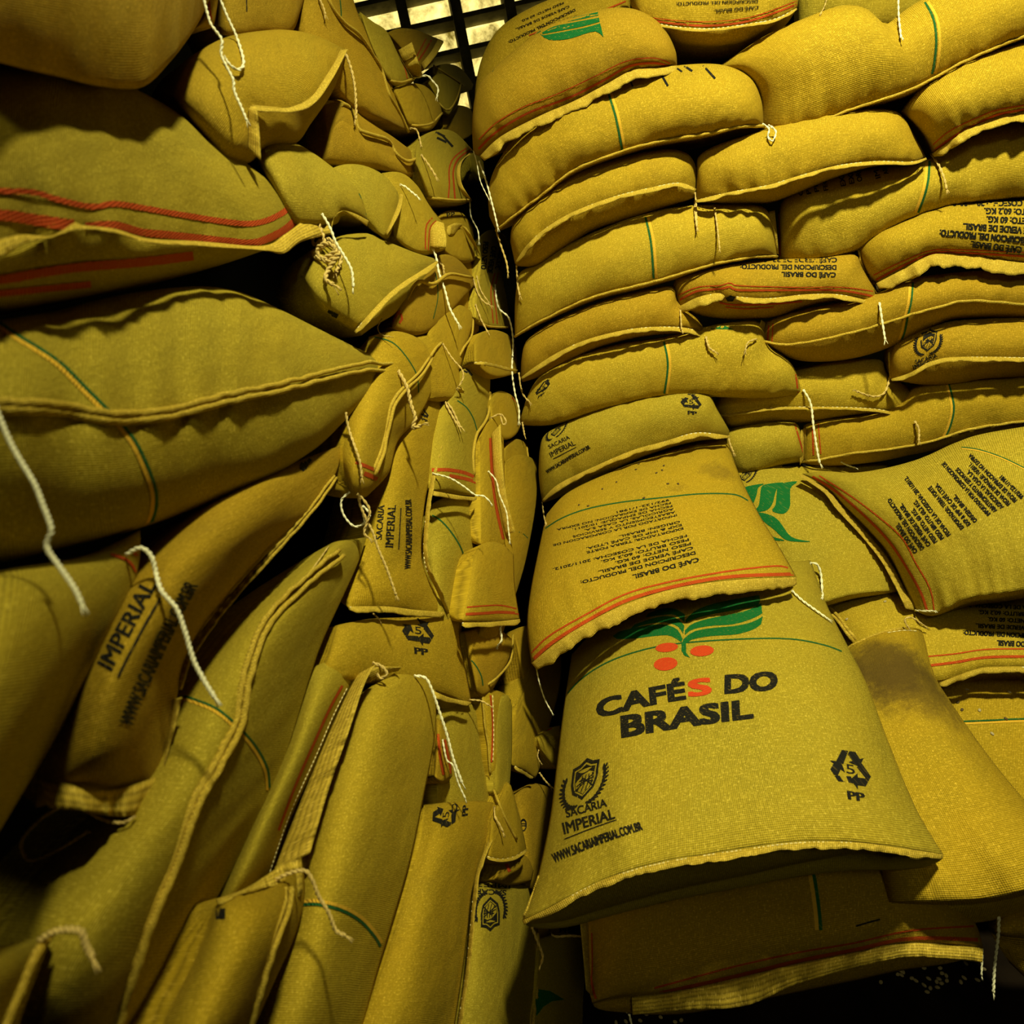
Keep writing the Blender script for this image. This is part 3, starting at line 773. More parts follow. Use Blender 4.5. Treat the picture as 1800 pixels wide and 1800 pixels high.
make_sack('thin plain sack squeezed beneath the leaf-tip sack, hem ending in a thread', 'R',
  [(1250,712),(1275,690),(1340,670),(1410,648),(1470,634),(1545,632),(1560,655),(1598,682),(1610,738)],
  [(1264,729),(1300,724),(1360,716),(1430,715),(1500,716),(1560,722),(1610,740)], U=[(1266,738),(1290,751),(1350,745),(1420,743),(1480,735),(1540,730),(1610,742)], b=.09, dz=.05,
  x=[('hem',None,5,1,'c'),('twine',[(1608,740),(1615,755),(1615,775)],1.80)])
make_sack('sack with red stripes by its folded left end, just above the diagonal print sack', 'R',
  [(1412,748),(1450,738),(1520,728),(1580,708),(1604,684),(1650,668),(1720,662),(1900,652)],
  [(1410,812),(1440,808),(1500,797),(1560,790),(1620,780),(1660,769),(1720,752),(1900,728)], U=[(1412,818),(1460,820),(1540,812),(1600,800),(1680,784),(1750,768),(1900,750)], b=.09, dz=.02,
  x=[('gy',[(1668,674),(1677,715),(1671,748),(1660,772)],4,(-4,0)),('cord',None,2.6),('red',[(1428,745),(1430,800)],3),('red',[(1438,744),(1443,798)],2),
   ('hemo',[(1418,750),(1416,780),(1414,806)],[(1408,756),(1405,785),(1406,818)],None,None),('twine',[(1478,812),(1490,818),(1503,822)],1.31,'w')])
make_sack('short plain sack between the recycling-mark sack and the red-striped end', 'R',
  [(1268,775),(1285,757),(1330,746),(1385,741),(1405,750),(1414,800)], [(1285,832),(1320,826),(1370,812),(1416,808)], b=.08, dz=.02, x=[('red',[(1397,745),(1406,775),(1412,795)],2.5)])
make_sack('bowed sack with a shield emblem at left and a 5 PP recycling mark at right', 'R',
  [(948,795),(955,768),(980,750),(1040,724),(1100,706),(1160,694),(1215,688),(1245,692),(1262,722),(1282,757)],
  [(952,880),(980,852),(1040,822),(1110,792),(1170,775),(1225,760),(1282,766)], U=[(955,884),(1000,868),(1050,842),(1110,812),(1170,790),(1225,776),(1282,770)], b=.10, dz=-.04, L=[(948,795),(947,835),(952,880)],
  x=[('recyc',(1215,706),(20,2),(0,15)),('shield',(979,753),(17,-9),(5,16)),('t',"SACARIA",(966,789),(1002,771),7,None,0,0,.02),('t',"IMPERIAL",(969,804),(1012,782),9,None,1,0,.02),
   ('ink',[(972,807),(1013,786)],1.3),('t',"WWW.SACARIAIMPERIAL.COM.BR",(962,833),(1038,788),7,None,1,0,.03),('hem',None,9,1,'w'),('twine',[(1280,766),(1283,780),(1289,795)],1.80),('twine',[(953,882),(956,905),(960,922)],1.48)])
STN = fabric('sacking_soot_stained', BASE, .2, seed=31., stain=((P3(1545,1165,1.34), .13, .75), (P3(1600,1215,1.28), .12, .6)))
STP = fabric('sacking_handled', BASE, .2, seed=32., stain=((P3(1255,850,1.78), .07, .5), (P3(1190,880,1.70), .05, .3)))
# the bulky sacks lying forward at the foot of the pile
make_sack('sack printed with big rotated green leaves, half under the diagonal print sack', 'R',
  [(1275,842),(1300,826),(1340,816),(1420,812),(1500,815),(1560,813)], [(1395,1078),(1430,1065),(1500,1044),(1600,1036)], D=(1.95,1.9,1.62,1.62), b=.10, dz=.03,
  x=[('shield',(1312,832),(18,-6),(4,16)),('ink',[(1375,818),(1470,816)],5),
   ('poly','gink',[(1366,858),(1373,850),(1402,846),(1390,857),(1389,875),(1388,892),(1377,903),(1357,898),(1363,888),(1365,870)],1),
   ('poly','gink',[(1337,862),(1343,852),(1378,848),(1367,857),(1362,870),(1358,885),(1347,897),(1323,900),(1333,890),(1336,873)],1),
   ('poly','gink',[(1306,860),(1313,855),(1343,850),(1333,857),(1330,870),(1323,887),(1318,888)],1),
   ('poly','gink',[(1325,902),(1333,910),(1343,927),(1357,942),(1380,950),(1353,948),(1340,937),(1330,917)],1),
   ('poly','gink',[(1328,900),(1347,903),(1367,913),(1387,940),(1403,948),(1427,952),(1400,952),(1380,948),(1360,930),(1343,917)],1)])
make_sack('large slumped sack with diagonal rows of black print beside twin red stripes', 'R',
  [(1410,833),(1450,828),(1500,831),(1560,822),(1620,805),(1680,778),(1740,760),(1900,735)], [(1606,1072),(1640,1079),(1700,1052),(1760,1042),(1900,1020)],
  L=[(1410,833),(1455,858),(1485,890),(1530,936),(1562,975),(1590,1030),(1606,1072)], D=(1.82,1.45,1.32,1.54), b=.13,
  x=[('rr',[(1440,836),(1490,868),(1540,905),(1585,945),(1610,990),(1635,1035),(1642,1072)],[(1428,838),(1475,868),(1525,912),(1565,955),(1598,1005),(1620,1045),(1630,1074)],4.5),
   ('gy',[(1690,786),(1720,790),(1760,803),(1800,822)],2.4,(0,2)),
   ('block',LBL,(1613,969),(1540,858),(1800,872),(1715,790),1.0,.58),
   ('hemo',[(1412,834),(1455,862),(1480,890),(1525,938),(1560,980),(1588,1030),(1610,1074)],[(1404,836),(1448,866),(1470,895),(1512,940),(1548,985),(1573,1030),(1592,1070)],None,'w'),
   ('twine',[(1608,1073),(1622,1074),(1640,1074)],1.80,'w')])
make_sack('sack with upside-down harvest print over red stripes, tucked below the diagonal print sack', 'R',
  [(1447,1066),(1480,1052),(1560,1036),(1640,1040),(1760,1040),(1900,1050)], [(1505,1180),(1580,1200),(1650,1196),(1703,1180),(1744,1172),(1900,1174)], D=(1.68,1.5,1.36,1.5), b=.10, dz=.03,
  L=[(1447,1066),(1460,1100),(1485,1140),(1505,1180)],
  x=[('rr',[(1630,1154),(1680,1149),(1740,1141),(1850,1141)],[(1632,1170),(1680,1164),(1740,1155),(1850,1154)],4.5),
   ('block',LBL[:6],(1828,1129),(1662,1121),(1830,1066),(1660,1058),.9,.62),
   ('hem',[(1650,1200),(1703,1180),(1744,1172),(1850,1172)],12,1,'w'),('cord',[(1449,1064),(1470,1085),(1490,1110),(1506,1130)],3,2)])
make_sack('sack behind the soot-stained one, with scattered beans above a green line', 'R',
  [(1600,1215),(1660,1200),(1720,1190),(1780,1186),(1900,1186)], [(1640,1480),(1760,1480),(1900,1470)], D=(1.5,1.42,1.2,1.3), b=.09, dz=.04,
  x=[('gy',[(1690,1268),(1740,1266),(1780,1264),(1850,1262)],3.2,(0,4)),('red',[(1655,1204),(1700,1198),(1750,1192),(1850,1193)],3)])
make_sack('big soot-stained sack leaning beside the leaf-and-berries sack', 'R',
  [(1475,1160),(1500,1133),(1550,1110),(1590,1103),(1622,1106)], [(1560,1585),(1680,1582),(1740,1577),(1800,1564),(1915,1530)],
  L=[(1475,1160),(1490,1300),(1530,1450),(1560,1585)], R=[(1622,1106),(1640,1180),(1672,1235),(1735,1325),(1800,1405),(1880,1490),(1915,1530)], D=(1.5,1.48,1.0,1.02), b=.12, mat=STN,
  x=[('cord',[(1481,1148),(1500,1133),(1550,1112),(1590,1104)],2.2),('twine',[(1600,1108),(1591,1094),(1593,1086),(1604,1086),(1616,1094),(1625,1100)],1.64,'j'),('stitch',[(1560,1112),(1590,1108),(1620,1110)])])
make_sack('end of a red-striped sack peeking out at the right edge over the dark floor', 'R',
  [(1735,1590),(1760,1575),(1800,1566),(1900,1555)], [(1738,1632),(1770,1640),(1900,1640)], D=(1.15,1.1,1.02,1.08), b=.05, mat=FAB[2],
  x=[('rr',[(1750,1585),(1775,1578),(1850,1572)],[(1756,1598),(1775,1589),(1850,1590)],4),('twine',[(1778,1594),(1768,1606),(1757,1602),(1755,1640),(1748,1700),(1746,1745)],2.46,'w')])
C = make_sack('large foreground sack printed CAFÉS DO BRASIL with red berries and a shield emblem', 'R',
  [(1005,1150),(1060,1095),(1130,1050),(1220,1015),(1320,992),(1425,985)], [(918,1618),(960,1598),(1030,1560),(1100,1532),(1180,1512),(1300,1493),(1400,1480),(1500,1480),(1580,1490),(1658,1502)],
  U=[(925,1625),(990,1618),(1050,1600),(1120,1580),(1200,1560),(1300,1540),(1400,1518),(1500,1500),(1580,1500),(1658,1508)],
  L=[(1005,1150),(990,1250),(978,1350),(965,1450),(940,1560),(918,1618)], R=[(1425,985),(1452,1060),(1490,1135),(1525,1205),(1560,1300),(1610,1420),(1658,1502)],
  D=(1.66,1.62,.93,.93), b=.16, mat=FAB[1], s0=.74, thick=.1,
  x=[('green',[(990,1228),(1020,1195),(1060,1168),(1110,1148),(1170,1134),(1250,1126),(1340,1122),(1400,1124),(1450,1134),(1480,1145)],2.4),
   ('band','gink',[(1205,1090),(1220,1075),(1250,1062),(1293,1053),(1335,1046)],[(1205,1095),(1220,1088),(1250,1080),(1293,1072),(1333,1064),(1336,1055)]),
   ('band','gink',[(1204,1108),(1216,1097),(1243,1088),(1283,1080),(1316,1072),(1338,1060)],[(1204,1116),(1218,1106),(1250,1100),(1290,1097),(1323,1087),(1340,1078)]),
   ('band','gink',[(1203,1122),(1220,1110),(1250,1104),(1293,1100),(1323,1093),(1341,1083)],[(1200,1140),(1204,1133),(1216,1124),(1250,1118),(1293,1115),(1323,1107),(1338,1097)]),
   ('poly','gink',[(1198,1132),(1202,1122),(1206,1133),(1206,1147),(1213,1156),(1203,1152),(1198,1144)]),
   ('band','gink',[(1088,1110),(1133,1100),(1167,1098),(1190,1106),(1200,1124)],[(1077,1118),(1083,1123),(1117,1122),(1150,1118),(1177,1117),(1198,1129)]),
   ('band','gink',[(1115,1098),(1143,1088),(1170,1083),(1190,1087),(1203,1100)],[(1108,1106),(1137,1097),(1167,1094),(1190,1100),(1201,1114)]),
   ('band','gink',[(1140,1078),(1163,1070),(1185,1070),(1204,1080)],[(1135,1085),(1165,1081),(1187,1081),(1203,1094)]),
   ('ell','rink',(1172,1138),20,8,-.1),('ell','rink',(1234,1144),21,9.5,-.08),('ell','rink',(1170,1167),21,11.5,-.12),
   ('t',"CAFÉ",(1052,1262),(1204,1228),30,29,3,.12,.09),('tr',"S",(1212,1224),(1249,1219),28,None,0,.1,.09),('t',"DO",(1276,1218),(1364,1211),31,None,0,.1,.09),
   ('t',"BRASIL",(1095,1295),(1322,1261),36,31,2,.1,.09),
   ('shield',(1027,1372),(38,-15),(5,40)),('t',"SACARIA",(996,1437),(1067,1417),14,None,0,.1),('t',"IMPERIAL",(992,1466),(1081,1438),20,17,0,.1),('ink',[(992,1475),(1040,1456),(1083,1441)],2),
   ('t',"WWW.SACARIAIMPERIAL.COM.BR",(975,1517),(1130,1458),17,15,3),
   ('recyc',(1495,1352),(38,6),(-5,36)),
   ('hem',None,14,1,'c'),('cord',[(948,1540),(935,1575),(921,1612)],2),
   ('twine',[(935,1630),(945,1655),(954,1680),(951,1695)],2.30),('twine',[(1424,990),(1436,992),(1443,1010),(1446,1050)],2.13,'w')])
make_sack('sack with upside-down print over red stripes, directly above the CAFÉS DO BRASIL sack', 'R',
  [(960,905),(995,868),(1060,835),(1150,800),(1220,777),(1276,766)], [(934,1166),(970,1136),(1030,1096),(1100,1062),(1180,1036),(1280,1020),(1400,1014)],
  L=[(960,905),(948,960),(932,1040),(926,1100),(934,1166)], R=[(1276,766),(1300,835),(1335,905),(1372,965),(1400,1014)],
  D=(2.0,1.98,1.43,1.44), b=.14, ud=6, thick=.03, mat=STP,
  x=[('rr',[(930,1152),(965,1118),(1030,1080),(1100,1044),(1180,1022),(1280,1004),(1360,995),(1385,998)],[(934,1162),(970,1130),(1030,1092),(1100,1056),(1180,1032),(1280,1014),(1395,1009)],6),
   ('green',[(950,935),(985,912),(1030,895),(1090,883),(1160,875),(1230,868),(1290,869),(1315,880)],2.2),
   ('block',LBL,(1227,980),(972,1047),(1176,877),(972,925),.80,.60),
   ('hem',None,24,1,'w'),('twine',[(943,1175),(948,1200),(958,1230),(970,1252)],1.31,'w'),('twine',[(1392,1038),(1410,1055),(1430,1070),(1455,1088)],2.13,'w')])
make_sack('shaded sack beneath the CAFÉS DO BRASIL sack, with a loosely open hem', 'R',
  [(1028,1600),(1080,1570),(1200,1535),(1350,1500),(1500,1490),(1620,1510),(1672,1580)], [(1041,1762),(1090,1748),(1190,1735),(1300,1712),(1400,1690),(1500,1670),(1600,1655),(1728,1664)],
  L=[(1028,1600),(1027,1680),(1032,1725),(1041,1762)], R=[(1672,1580),(1700,1600),(1718,1630),(1728,1664)], D=(1.12,1.12,.98,.98), b=.07, dz=.03, mat=FAB[2], s0=.85,
  x=[('rr',[(1150,1737),(1220,1718),(1300,1697),(1400,1675),(1500,1658),(1600,1636),(1712,1628)],[(1160,1746),(1240,1728),(1310,1712),(1400,1690),(1500,1670),(1600,1650),(1724,1652)],6.5),
   ('gy',[(1421,1496),(1433,1550),(1440,1600),(1443,1635)],7,(-7,0)),('red',[(1040,1640),(1041,1700),(1037,1740)],2.5),('red',[(1038,1715),(1044,1745),(1050,1762)],4),('ink',[(1505,1628),(1525,1622),(1547,1616)],3),
   ('hemo',[(1110,1752),(1190,1742),(1300,1718),(1400,1694),(1500,1674),(1600,1657),(1728,1666)],[(1112,1784),(1200,1776),(1310,1768),(1400,1730),(1500,1702),(1600,1682),(1727,1692)],None,'w'),
   ('hemo',[(1034,1610),(1036,1680),(1040,1750)],[(1018,1608),(1024,1670),(1030,1740)],None,None),
   ('twine',[(1106,1783),(1110,1800),(1116,1830)],2.05,'w'),('twine',[(1727,1668),(1726,1690),(1725,1715)],1.64,'w')])
# ------------------------------------------------------------------ the pile running away along the left
make_sack('dark overhanging sack in the top left corner', 'L', [(-150,-520),(200,-540),(470,-420)], [(-150,60),(0,108),(100,132),(180,150),(250,150),(300,105),(345,45),(372,-10)], b=.17, ud=4, mat=FAB[2],  # browner cloth and fuller bulge stand in for shade from above
  x=[('twine',[(355,-15),(368,35),(376,50),(390,70),(389,95),(399,118),(410,140),(412,160),(424,188),(434,212)],2.46,'w'),('twine',[(380,-20),(398,25),(415,62),(426,95),(428,115),(418,123),(405,115),(398,105)],2.46,'w')])
make_sack('puckered red-trimmed sack tip between the corner sack and the white loop of twine', 'L', [(345,48),(356,10),(362,-40),(384,-40)], [(336,52),(355,50),(372,44),(378,20),(386,-30)], b=.03, dz=.03, mat=FAB[2], ud=4,
  x=[('red',[(364,-20),(367,15),(370,34)],7)])
make_sack('shadowed brown sack at the top edge behind the white twine loop', 'L', [(378,-90),(450,-120),(540,-100),(560,-60)], [(384,58),(420,62),(470,54),(510,50),(530,10),(548,-40)], b=.09, dz=.10, mat=FAB[2],
  x=[('ink',[(433,-20),(434,20)],2)])
make_sack('sack with a raised folded hem forming a pale corner, under the white twine', 'L', [(302,170),(330,110),(390,68),(470,53),(520,54),(560,64),(606,86)],
  [(385,285),(420,250),(437,215),(445,190),(510,190),(545,180),(582,132),(610,86)], U=[(400,292),(440,286),(470,262),(520,252),(548,215),(585,160),(610,92)], b=.10,
  x=[('hemo',[(440,186),(480,190),(512,189),(545,173),(575,130),(600,88)],[(436,196),(480,197),(516,197),(553,182),(586,136),(612,86)],None,None),('hemo',[(437,190),(437,225),(436,262)],[(452,194),(456,230),(459,282)],None,'c'),
   ('twine',[(606,90),(617,120),(624,155),(626,195),(625,210)],2.46,'j'),('cord',[(437,186),(480,191),(512,190),(548,172),(580,128),(600,88)],2)])
make_sack('huge nearest sack at the left with two bold red stripes and a ragged hem', 'L', [(-160,100),(0,104),(100,115),(200,140),(300,190),(400,262),(480,322),(538,368),(548,388)],
  [(-160,455),(0,440),(70,415),(140,400),(200,402),(260,418),(350,424),(450,432),(500,412),(546,390)],
  U=[(-160,560),(0,546),(100,530),(250,500),(370,470),(450,445),(500,425),(546,394)], b=.095, mat=FAB[1], wr=1.5,
  x=[('red',[(-120,328),(0,335),(60,338),(100,350),(160,363),(200,358),(250,365),(300,374),(400,390),(450,392),(490,378),(520,355),(536,336)],10),
   ('red',[(-120,378),(0,378),(60,386),(100,392),(130,396)],20),('red',[(150,398),(200,395),(250,408),(300,413),(400,424),(450,426),(500,404),(530,375),(545,360)],13),
   ('red',[(-120,500),(0,492),(60,482),(140,470),(240,462),(340,450)],16),('red',[(-60,520),(0,516),(80,508),(160,500)],12),
   ('hemo',[(-140,456),(0,420),(40,412),(90,414),(130,392),(145,396),(200,402),(260,419),(350,424),(460,432),(500,412),(545,380),(570,378)],[(-140,500),(0,452),(40,428),(90,418),(120,408),(144,404),(200,409),(260,427),(350,433),(460,440),(498,446),(530,425),(585,412)],None,None),
   ('twine',[(566,376),(580,400),(590,425),(605,450),(618,475),(621,505)],2.46,'w'),
   ('twine',[(560,395),(570,430),(550,445),(566,455),(590,440),(575,428),(556,440),(575,460),(598,445),(580,470),(572,490),(585,500)],4.10,'j'),('twine',[(548,400),(552,430),(570,418),(590,430),(600,455),(590,480)],3.28,'j')])
make_sack('broad near sack at the left with a rolled double seam crossed by a green line', 'L', [(-160,600),(0,562),(100,545),(200,520),(330,504),(410,510),(480,538),(560,578),(640,618),(700,648)],
  [(-160,720),(0,720),(100,726),(200,738),(300,730),(400,706),(480,690),(560,672),(640,647),(704,652)],
  U=[(-160,1000),(0,988),(100,966),(240,930),(350,892),(450,852),(550,792),(604,742),(660,690),(704,656)], b=.10, mat=FAB[1], s0=.5, wr=1.3,
  x=[('gy',[(-10,560),(30,588),(70,612),(110,640),(150,680),(185,715),(208,738),(238,775),(260,820),(274,860),(275,890),(268,915),(256,932)],7,(-7,3)),('cord',[(-120,714),(0,714),(100,718),(200,734),(300,726),(400,700),(480,684),(560,664),(640,645),(700,648)],6,2),
   ('twine',[(700,652),(715,680),(722,710),(730,735),(725,752),(740,748)],3.69,'j'),('twine',[(-14,700),(10,760),(30,800),(60,850),(76,890),(90,930),(82,960),(100,990),(128,1030),(144,1062)],4.51,'w')])
make_sack('near sack corner at lower left with a red-tipped point and long white twine', 'L', [(-180,1050),(0,1002),(80,988),(160,972),(246,932)], [(-200,1600),(-120,1580),(-60,1560)],
  L=[(-180,1050),(-190,1300),(-200,1600)], R=[(246,932),(245,985),(225,1060),(160,1190),(90,1310),(0,1460),(-60,1560)], ori='v', b=.10, dz=-.03,
  x=[('red',[(195,974),(225,985),(240,1005)],5),('ell','red',(240,972),7,5),('twine',[(222,975),(247,963),(266,978),(275,1010),(285,1040),(310,1070),(325,1110),(340,1160),(358,1195),(377,1226)],4.10,'w')])
make_sack('near sack lettered IMPERIAL in big black print, its squared hem end hanging loose', 'L', [(330,905),(420,858),(520,812),(602,782)], [(62,1420),(130,1406),(215,1398),(287,1384)],
  L=[(330,905),(200,1040),(110,1220),(62,1420)], R=[(602,782),(592,830),(555,890),(480,962),(400,1050),(335,1140),(308,1240),(287,1384)], ori='v', b=.085, dz=.0,
  x=[('t',"IMPERIAL",(196,1178),(275,1028),29,27,0,.0),('ink',[(207,1190),(240,1125),(282,1050)],4),('t',"WWW.SACARIAIMPERIAL.COM.BR",(232,1278),(348,1030),25,24,4),
   ('ink',[(530,826),(545,806)],9),('ink',[(528,815),(540,822)],8),('hemo',[(308,1228),(298,1290),(287,1340),(280,1370)],[(320,1225),(305,1290),(290,1345),(290,1390)],None,'c'),('cord',[(590,838),(540,905),(480,972),(400,1060),(335,1150),(314,1210)],3,2),
   ('hemo',[(70,1368),(130,1380),(200,1388),(284,1362)],[(85,1420),(140,1425),(205,1435),(272,1430)],None,'c'),
   ('twine',[(238,1435),(215,1446),(180,1440),(140,1420),(100,1422),(60,1450),(37,1482),(50,1512),(90,1500),(150,1465)],2.62,'j')])
make_sack('long leaning sack with a heavy double seam down its length and a green line across', 'L', [(570,962),(590,952),(620,948),(645,944)], [(-140,1860),(0,1880),(140,1880),(270,1870)],
  L=[(570,962),(440,1075),(330,1205),(200,1400),(60,1560),(-140,1860)], R=[(645,944),(625,1000),(570,1120),(545,1190),(488,1370),(425,1500),(345,1650),(270,1870)], ori='v', b=.09, dz=.035, mat=FAB[1],
  x=[('gy',[(318,1222),(350,1232),(385,1248),(422,1280),(450,1312),(470,1350),(474,1385)],5,(-4,4)),
   ('cord',[(600,972),(540,1020),(480,1080),(452,1130),(432,1200),(420,1270),(385,1340),(345,1410),(305,1520),(270,1600),(235,1700),(195,1840)],6,2),('twine',[(578,960),(560,985),(545,1005),(525,1025)],1.23,'j')])
make_sack('blurred sack corner in the bottom left corner with a short cord end', 'L', [(-120,1700),(0,1668),(50,1655),(95,1638)], [(-160,1900),(0,1900)], L=[(-120,1700),(-160,1900)], R=[(95,1638),(70,1700),(40,1780),(0,1900)], ori='v', b=.05, dz=-.05,
  x=[('cord',[(88,1642),(62,1680),(35,1740),(-5,1830)],9),('twine',[(70,1652),(100,1636),(140,1636),(150,1660),(163,1684)],5.74,'j')])
make_sack('sack corner with a bright folded tip and rolled seam standing up near the bottom edge', 'L', [(375,1600),(400,1575),(450,1566),(495,1545),(530,1504)], [(240,1900),(330,1900),(410,1890)],
  L=[(375,1600),(345,1680),(295,1780),(240,1900)], R=[(530,1504),(536,1570),(520,1640),(480,1730),(410,1890)], ori='v', b=.07, dz=-.03, mat=FAB[0],
  x=[('cord',[(506,1560),(505,1590),(480,1660),(455,1740),(425,1850)],5,2),('ink',[(362,1606),(396,1606)],20),('hemo',[(380,1580),(430,1562),(480,1530),(500,1515)],[(384,1592),(440,1566),(490,1560),(508,1570)],None,None),
   ('hemo',[(482,1525),(508,1512),(530,1512)],[(505,1560),(515,1580),(532,1570)],None,'c'),
   ('twine',[(470,1556),(500,1538),(534,1530),(548,1545),(560,1575),(578,1605),(590,1635),(608,1645)],3.44,'j')])
make_sack('narrow red-edged sack end low at the bottom, behind the bright folded tip', 'L', [(480,1690),(510,1665),(530,1690)], [(430,1900),(490,1900),(535,1900)], ori='v', b=.04, dz=.08, mat=FAB[2],
  x=[('red',[(492,1715),(497,1760),(500,1830)],8)])
make_sack('shaded sack whose red stripe and stitch line run beside a long loose flap', 'L', [(545,1175),(580,1162),(620,1165),(648,1172)], [(355,1640),(400,1600),(440,1570),(472,1545)],
  L=[(545,1175),(500,1320),(430,1470),(355,1640)], R=[(648,1172),(605,1235),(560,1335),(510,1440),(472,1545)], ori='v', b=.06, dz=.05, mat=FAB[1],
  x=[('red',[(602,1205),(580,1245),(555,1300),(520,1380),(490,1460)],4.5),('stitch',[(610,1210),(585,1260),(555,1330),(510,1430),(472,1540)]),
   ('hemo',[(628,1185),(600,1240),(565,1320),(520,1430),(480,1535)],[(660,1168),(640,1205),(612,1290),(580,1380),(545,1500)],None,None),
   ('twine',[(655,1165),(672,1172),(680,1185),(668,1192),(660,1178)],2.87,'j'),('twine',[(548,1430),(548,1475),(540,1505),(534,1520)],0.98,'j')])
make_sack('tall smooth sack leaning in the lower middle with a curved green line near its base', 'L', [(640,1215),(680,1190),(715,1180),(745,1188),(766,1212)], [(420,1900),(520,1910),(612,1900)],
  L=[(640,1215),(600,1330),(550,1480),(500,1640),(420,1900)], R=[(766,1212),(765,1290),(745,1400),(722,1510),(690,1620),(660,1720),(612,1900)], ori='v', b=.075, dz=.02, mat=FAB[3],
  x=[('gy',[(532,1590),(560,1590),(600,1600),(635,1620),(660,1648),(669,1664)],6,(2,-6)),('hemo',[(650,1200),(672,1186),(700,1180)],[(640,1180),(668,1172),(706,1172)],None,None),
   ('twine',[(728,1188),(748,1192),(760,1215),(772,1250),(785,1290),(797,1335),(812,1376)],2.62,'w')])
make_sack('sack with a sideways 5 PP recycling mark at its squared top, leaning near the bottom', 'L', [(745,1415),(790,1410),(840,1408),(874,1412)], [(590,1900),(700,1910),(785,1900)],
  L=[(745,1415),(738,1480),(700,1610),(660,1730),(590,1900)], R=[(874,1412),(862,1480),(832,1560),(822,1640),(812,1720),(785,1900)], ori='v', b=.065, dz=.03, mat=FAB[0],
  x=[('recyc',(784,1432),(2,-24),(-26,-4)),('hem',[(871,1416),(860,1470),(836,1540),(826,1630),(818,1710),(800,1830)],7,-1,'c'),('twine',[(869,1418),(870,1435),(878,1450),(884,1462)],2.05,'j')])
make_sack('upright sack with an upside-down shield emblem beside a rolled side seam', 'L', [(832,1556),(870,1550),(900,1552),(928,1558)], [(795,1900),(860,1910),(938,1900)],
  L=[(832,1556),(826,1640),(814,1740),(795,1900)], R=[(928,1558),(945,1630),(948,1710),(938,1900)], ori='v', b=.055, dz=.06, mat=FAB[1],
  x=[('shield',(862,1604),(-27,3),(0,-33)),('t',"IMPER",(895,1552),(842,1556),-1,None,0) if False else ('t',"SACAR",(890,1565),(836,1562),9),('t',"IMPER",(897,1554),(836,1550),8),('cord',[(942,1640),(944,1700),(936,1780),(930,1850)],3,2)])
make_sack('smooth sack low at the bottom with the tip of a green leaf print', 'L', [(948,1650),(985,1640),(1015,1645),(1032,1662)], [(930,1900),(1040,1900)], ori='v', b=.05, dz=.03, R=[(1032,1662),(1036,1740),(1040,1900)],
  x=[('poly','gink',[(940,1738),(967,1742),(992,1757),(970,1760),(955,1770),(943,1786),(937,1790)])])
make_sack('dark scrap of a sack with a recycling mark behind the hanging hem corner', 'L', [(940,1615),(975,1600),(1018,1590)], [(945,1650),(985,1660),(1028,1650)], b=.03, dz=.22, mat=FAB[2],
  x=[('recyc',(990,1612),(20,0),(0,18)),('twine',[(966,1635),(975,1646),(1000,1645),(1020,1646)],1.97,'j')])
# middle of the left pile
make_sack('smooth olive sack with curved weave behind the huge red-striped sack', 'L', [(440,262),(460,247),(495,243),(540,262),(590,298),(628,330),(645,372)], [(500,390),(550,392),(590,385),(600,372),(640,384),(647,392)],
  L=[(440,262),(470,320),(500,390)], b=.09, mat=FAB[1],
  x=[('green',[(631,340),(642,362),(644,384)],1.6),('hemo',[(585,392),(592,376),(604,370),(625,376),(648,388)],[(582,410),(585,385),(600,374),(625,384),(645,398)],None,None)])
make_sack('plain sack whose edge seam makes a sharp pale V, beside the small loose string', 'L', [(578,298),(605,289),(640,291),(675,308),(704,338)], [(645,398),(662,408),(677,414),(690,385),(706,342)], b=.06, dz=.02, mat=FAB[1],
  x=[('hemo',[(704,340),(698,362),(686,392),(677,412)],[(709,342),(704,370),(690,398),(680,414)],None,None),('twine',[(703,325),(712,328),(724,338),(733,345)],1.97,'w')])
make_sack('sack folding to a red-striped square flap in the middle of the left pile', 'L', [(672,304),(705,303),(735,328),(760,368),(784,396)], [(690,412),(712,428),(745,440),(784,436)], b=.07, dz=.04, R=[(784,396),(785,418),(784,436)], mat=FAB[3],
  x=[('red',[(760,383),(750,395),(748,415),(748,438)],2.5),('red',[(767,388),(757,398),(754,415),(753,440)],2),('hemo',[(768,388),(757,402),(756,436)],[(780,392),(785,420),(784,436)],None,None),
   ('twine',[(757,430),(766,450),(772,480),(782,510),(790,540),(800,560),(806,570)],2.13,'w')])
make_sack('sack with a stitched pale hem rising to a point under the red-striped square flap', 'L', [(530,485),(555,440),(600,414),(645,410),(680,424),(730,444),(771,456)], [(622,585),(645,560),(680,522),(710,497),(740,477),(772,458)],
  U=[(635,590),(660,572),(700,548),(735,515),(755,485),(772,460)], L=[(530,485),(560,540),(622,585)], b=.08, dz=.0, mat=FAB[1],
  x=[('ink',[(542,544),(560,548)],11),('ink',[(574,552),(592,560)],16),('hem',[(622,583),(645,556),(680,519),(710,495),(740,476),(768,458)],9,1,'c'),('twine',[(768,458),(778,466),(780,475)],2.05,'j')])
make_sack('brown sack with a cord seam looping over it and a red torn corner', 'L', [(735,480),(760,455),(785,447),(810,460),(832,488)], [(690,556),(712,524),(735,496),(762,500),(790,484),(833,492)],
  U=[(686,575),(710,588),(742,588),(770,572),(800,540),(835,500)], b=.07, dz=.02, mat=FAB[2], s0=.5,
  x=[('cord',[(714,528),(724,508),(738,494),(762,499),(790,482),(830,488)],3),('green',[(766,480),(770,520),(762,560)],1.5),('red',[(697,548),(708,556),(702,568)],4),('red',[(704,545),(690,565)],3),
   ('twine',[(832,490),(840,515),(850,530),(862,537)],1.64,'j'),('twine',[(672,560),(664,575),(670,588),(688,592)],0.98,'j')])
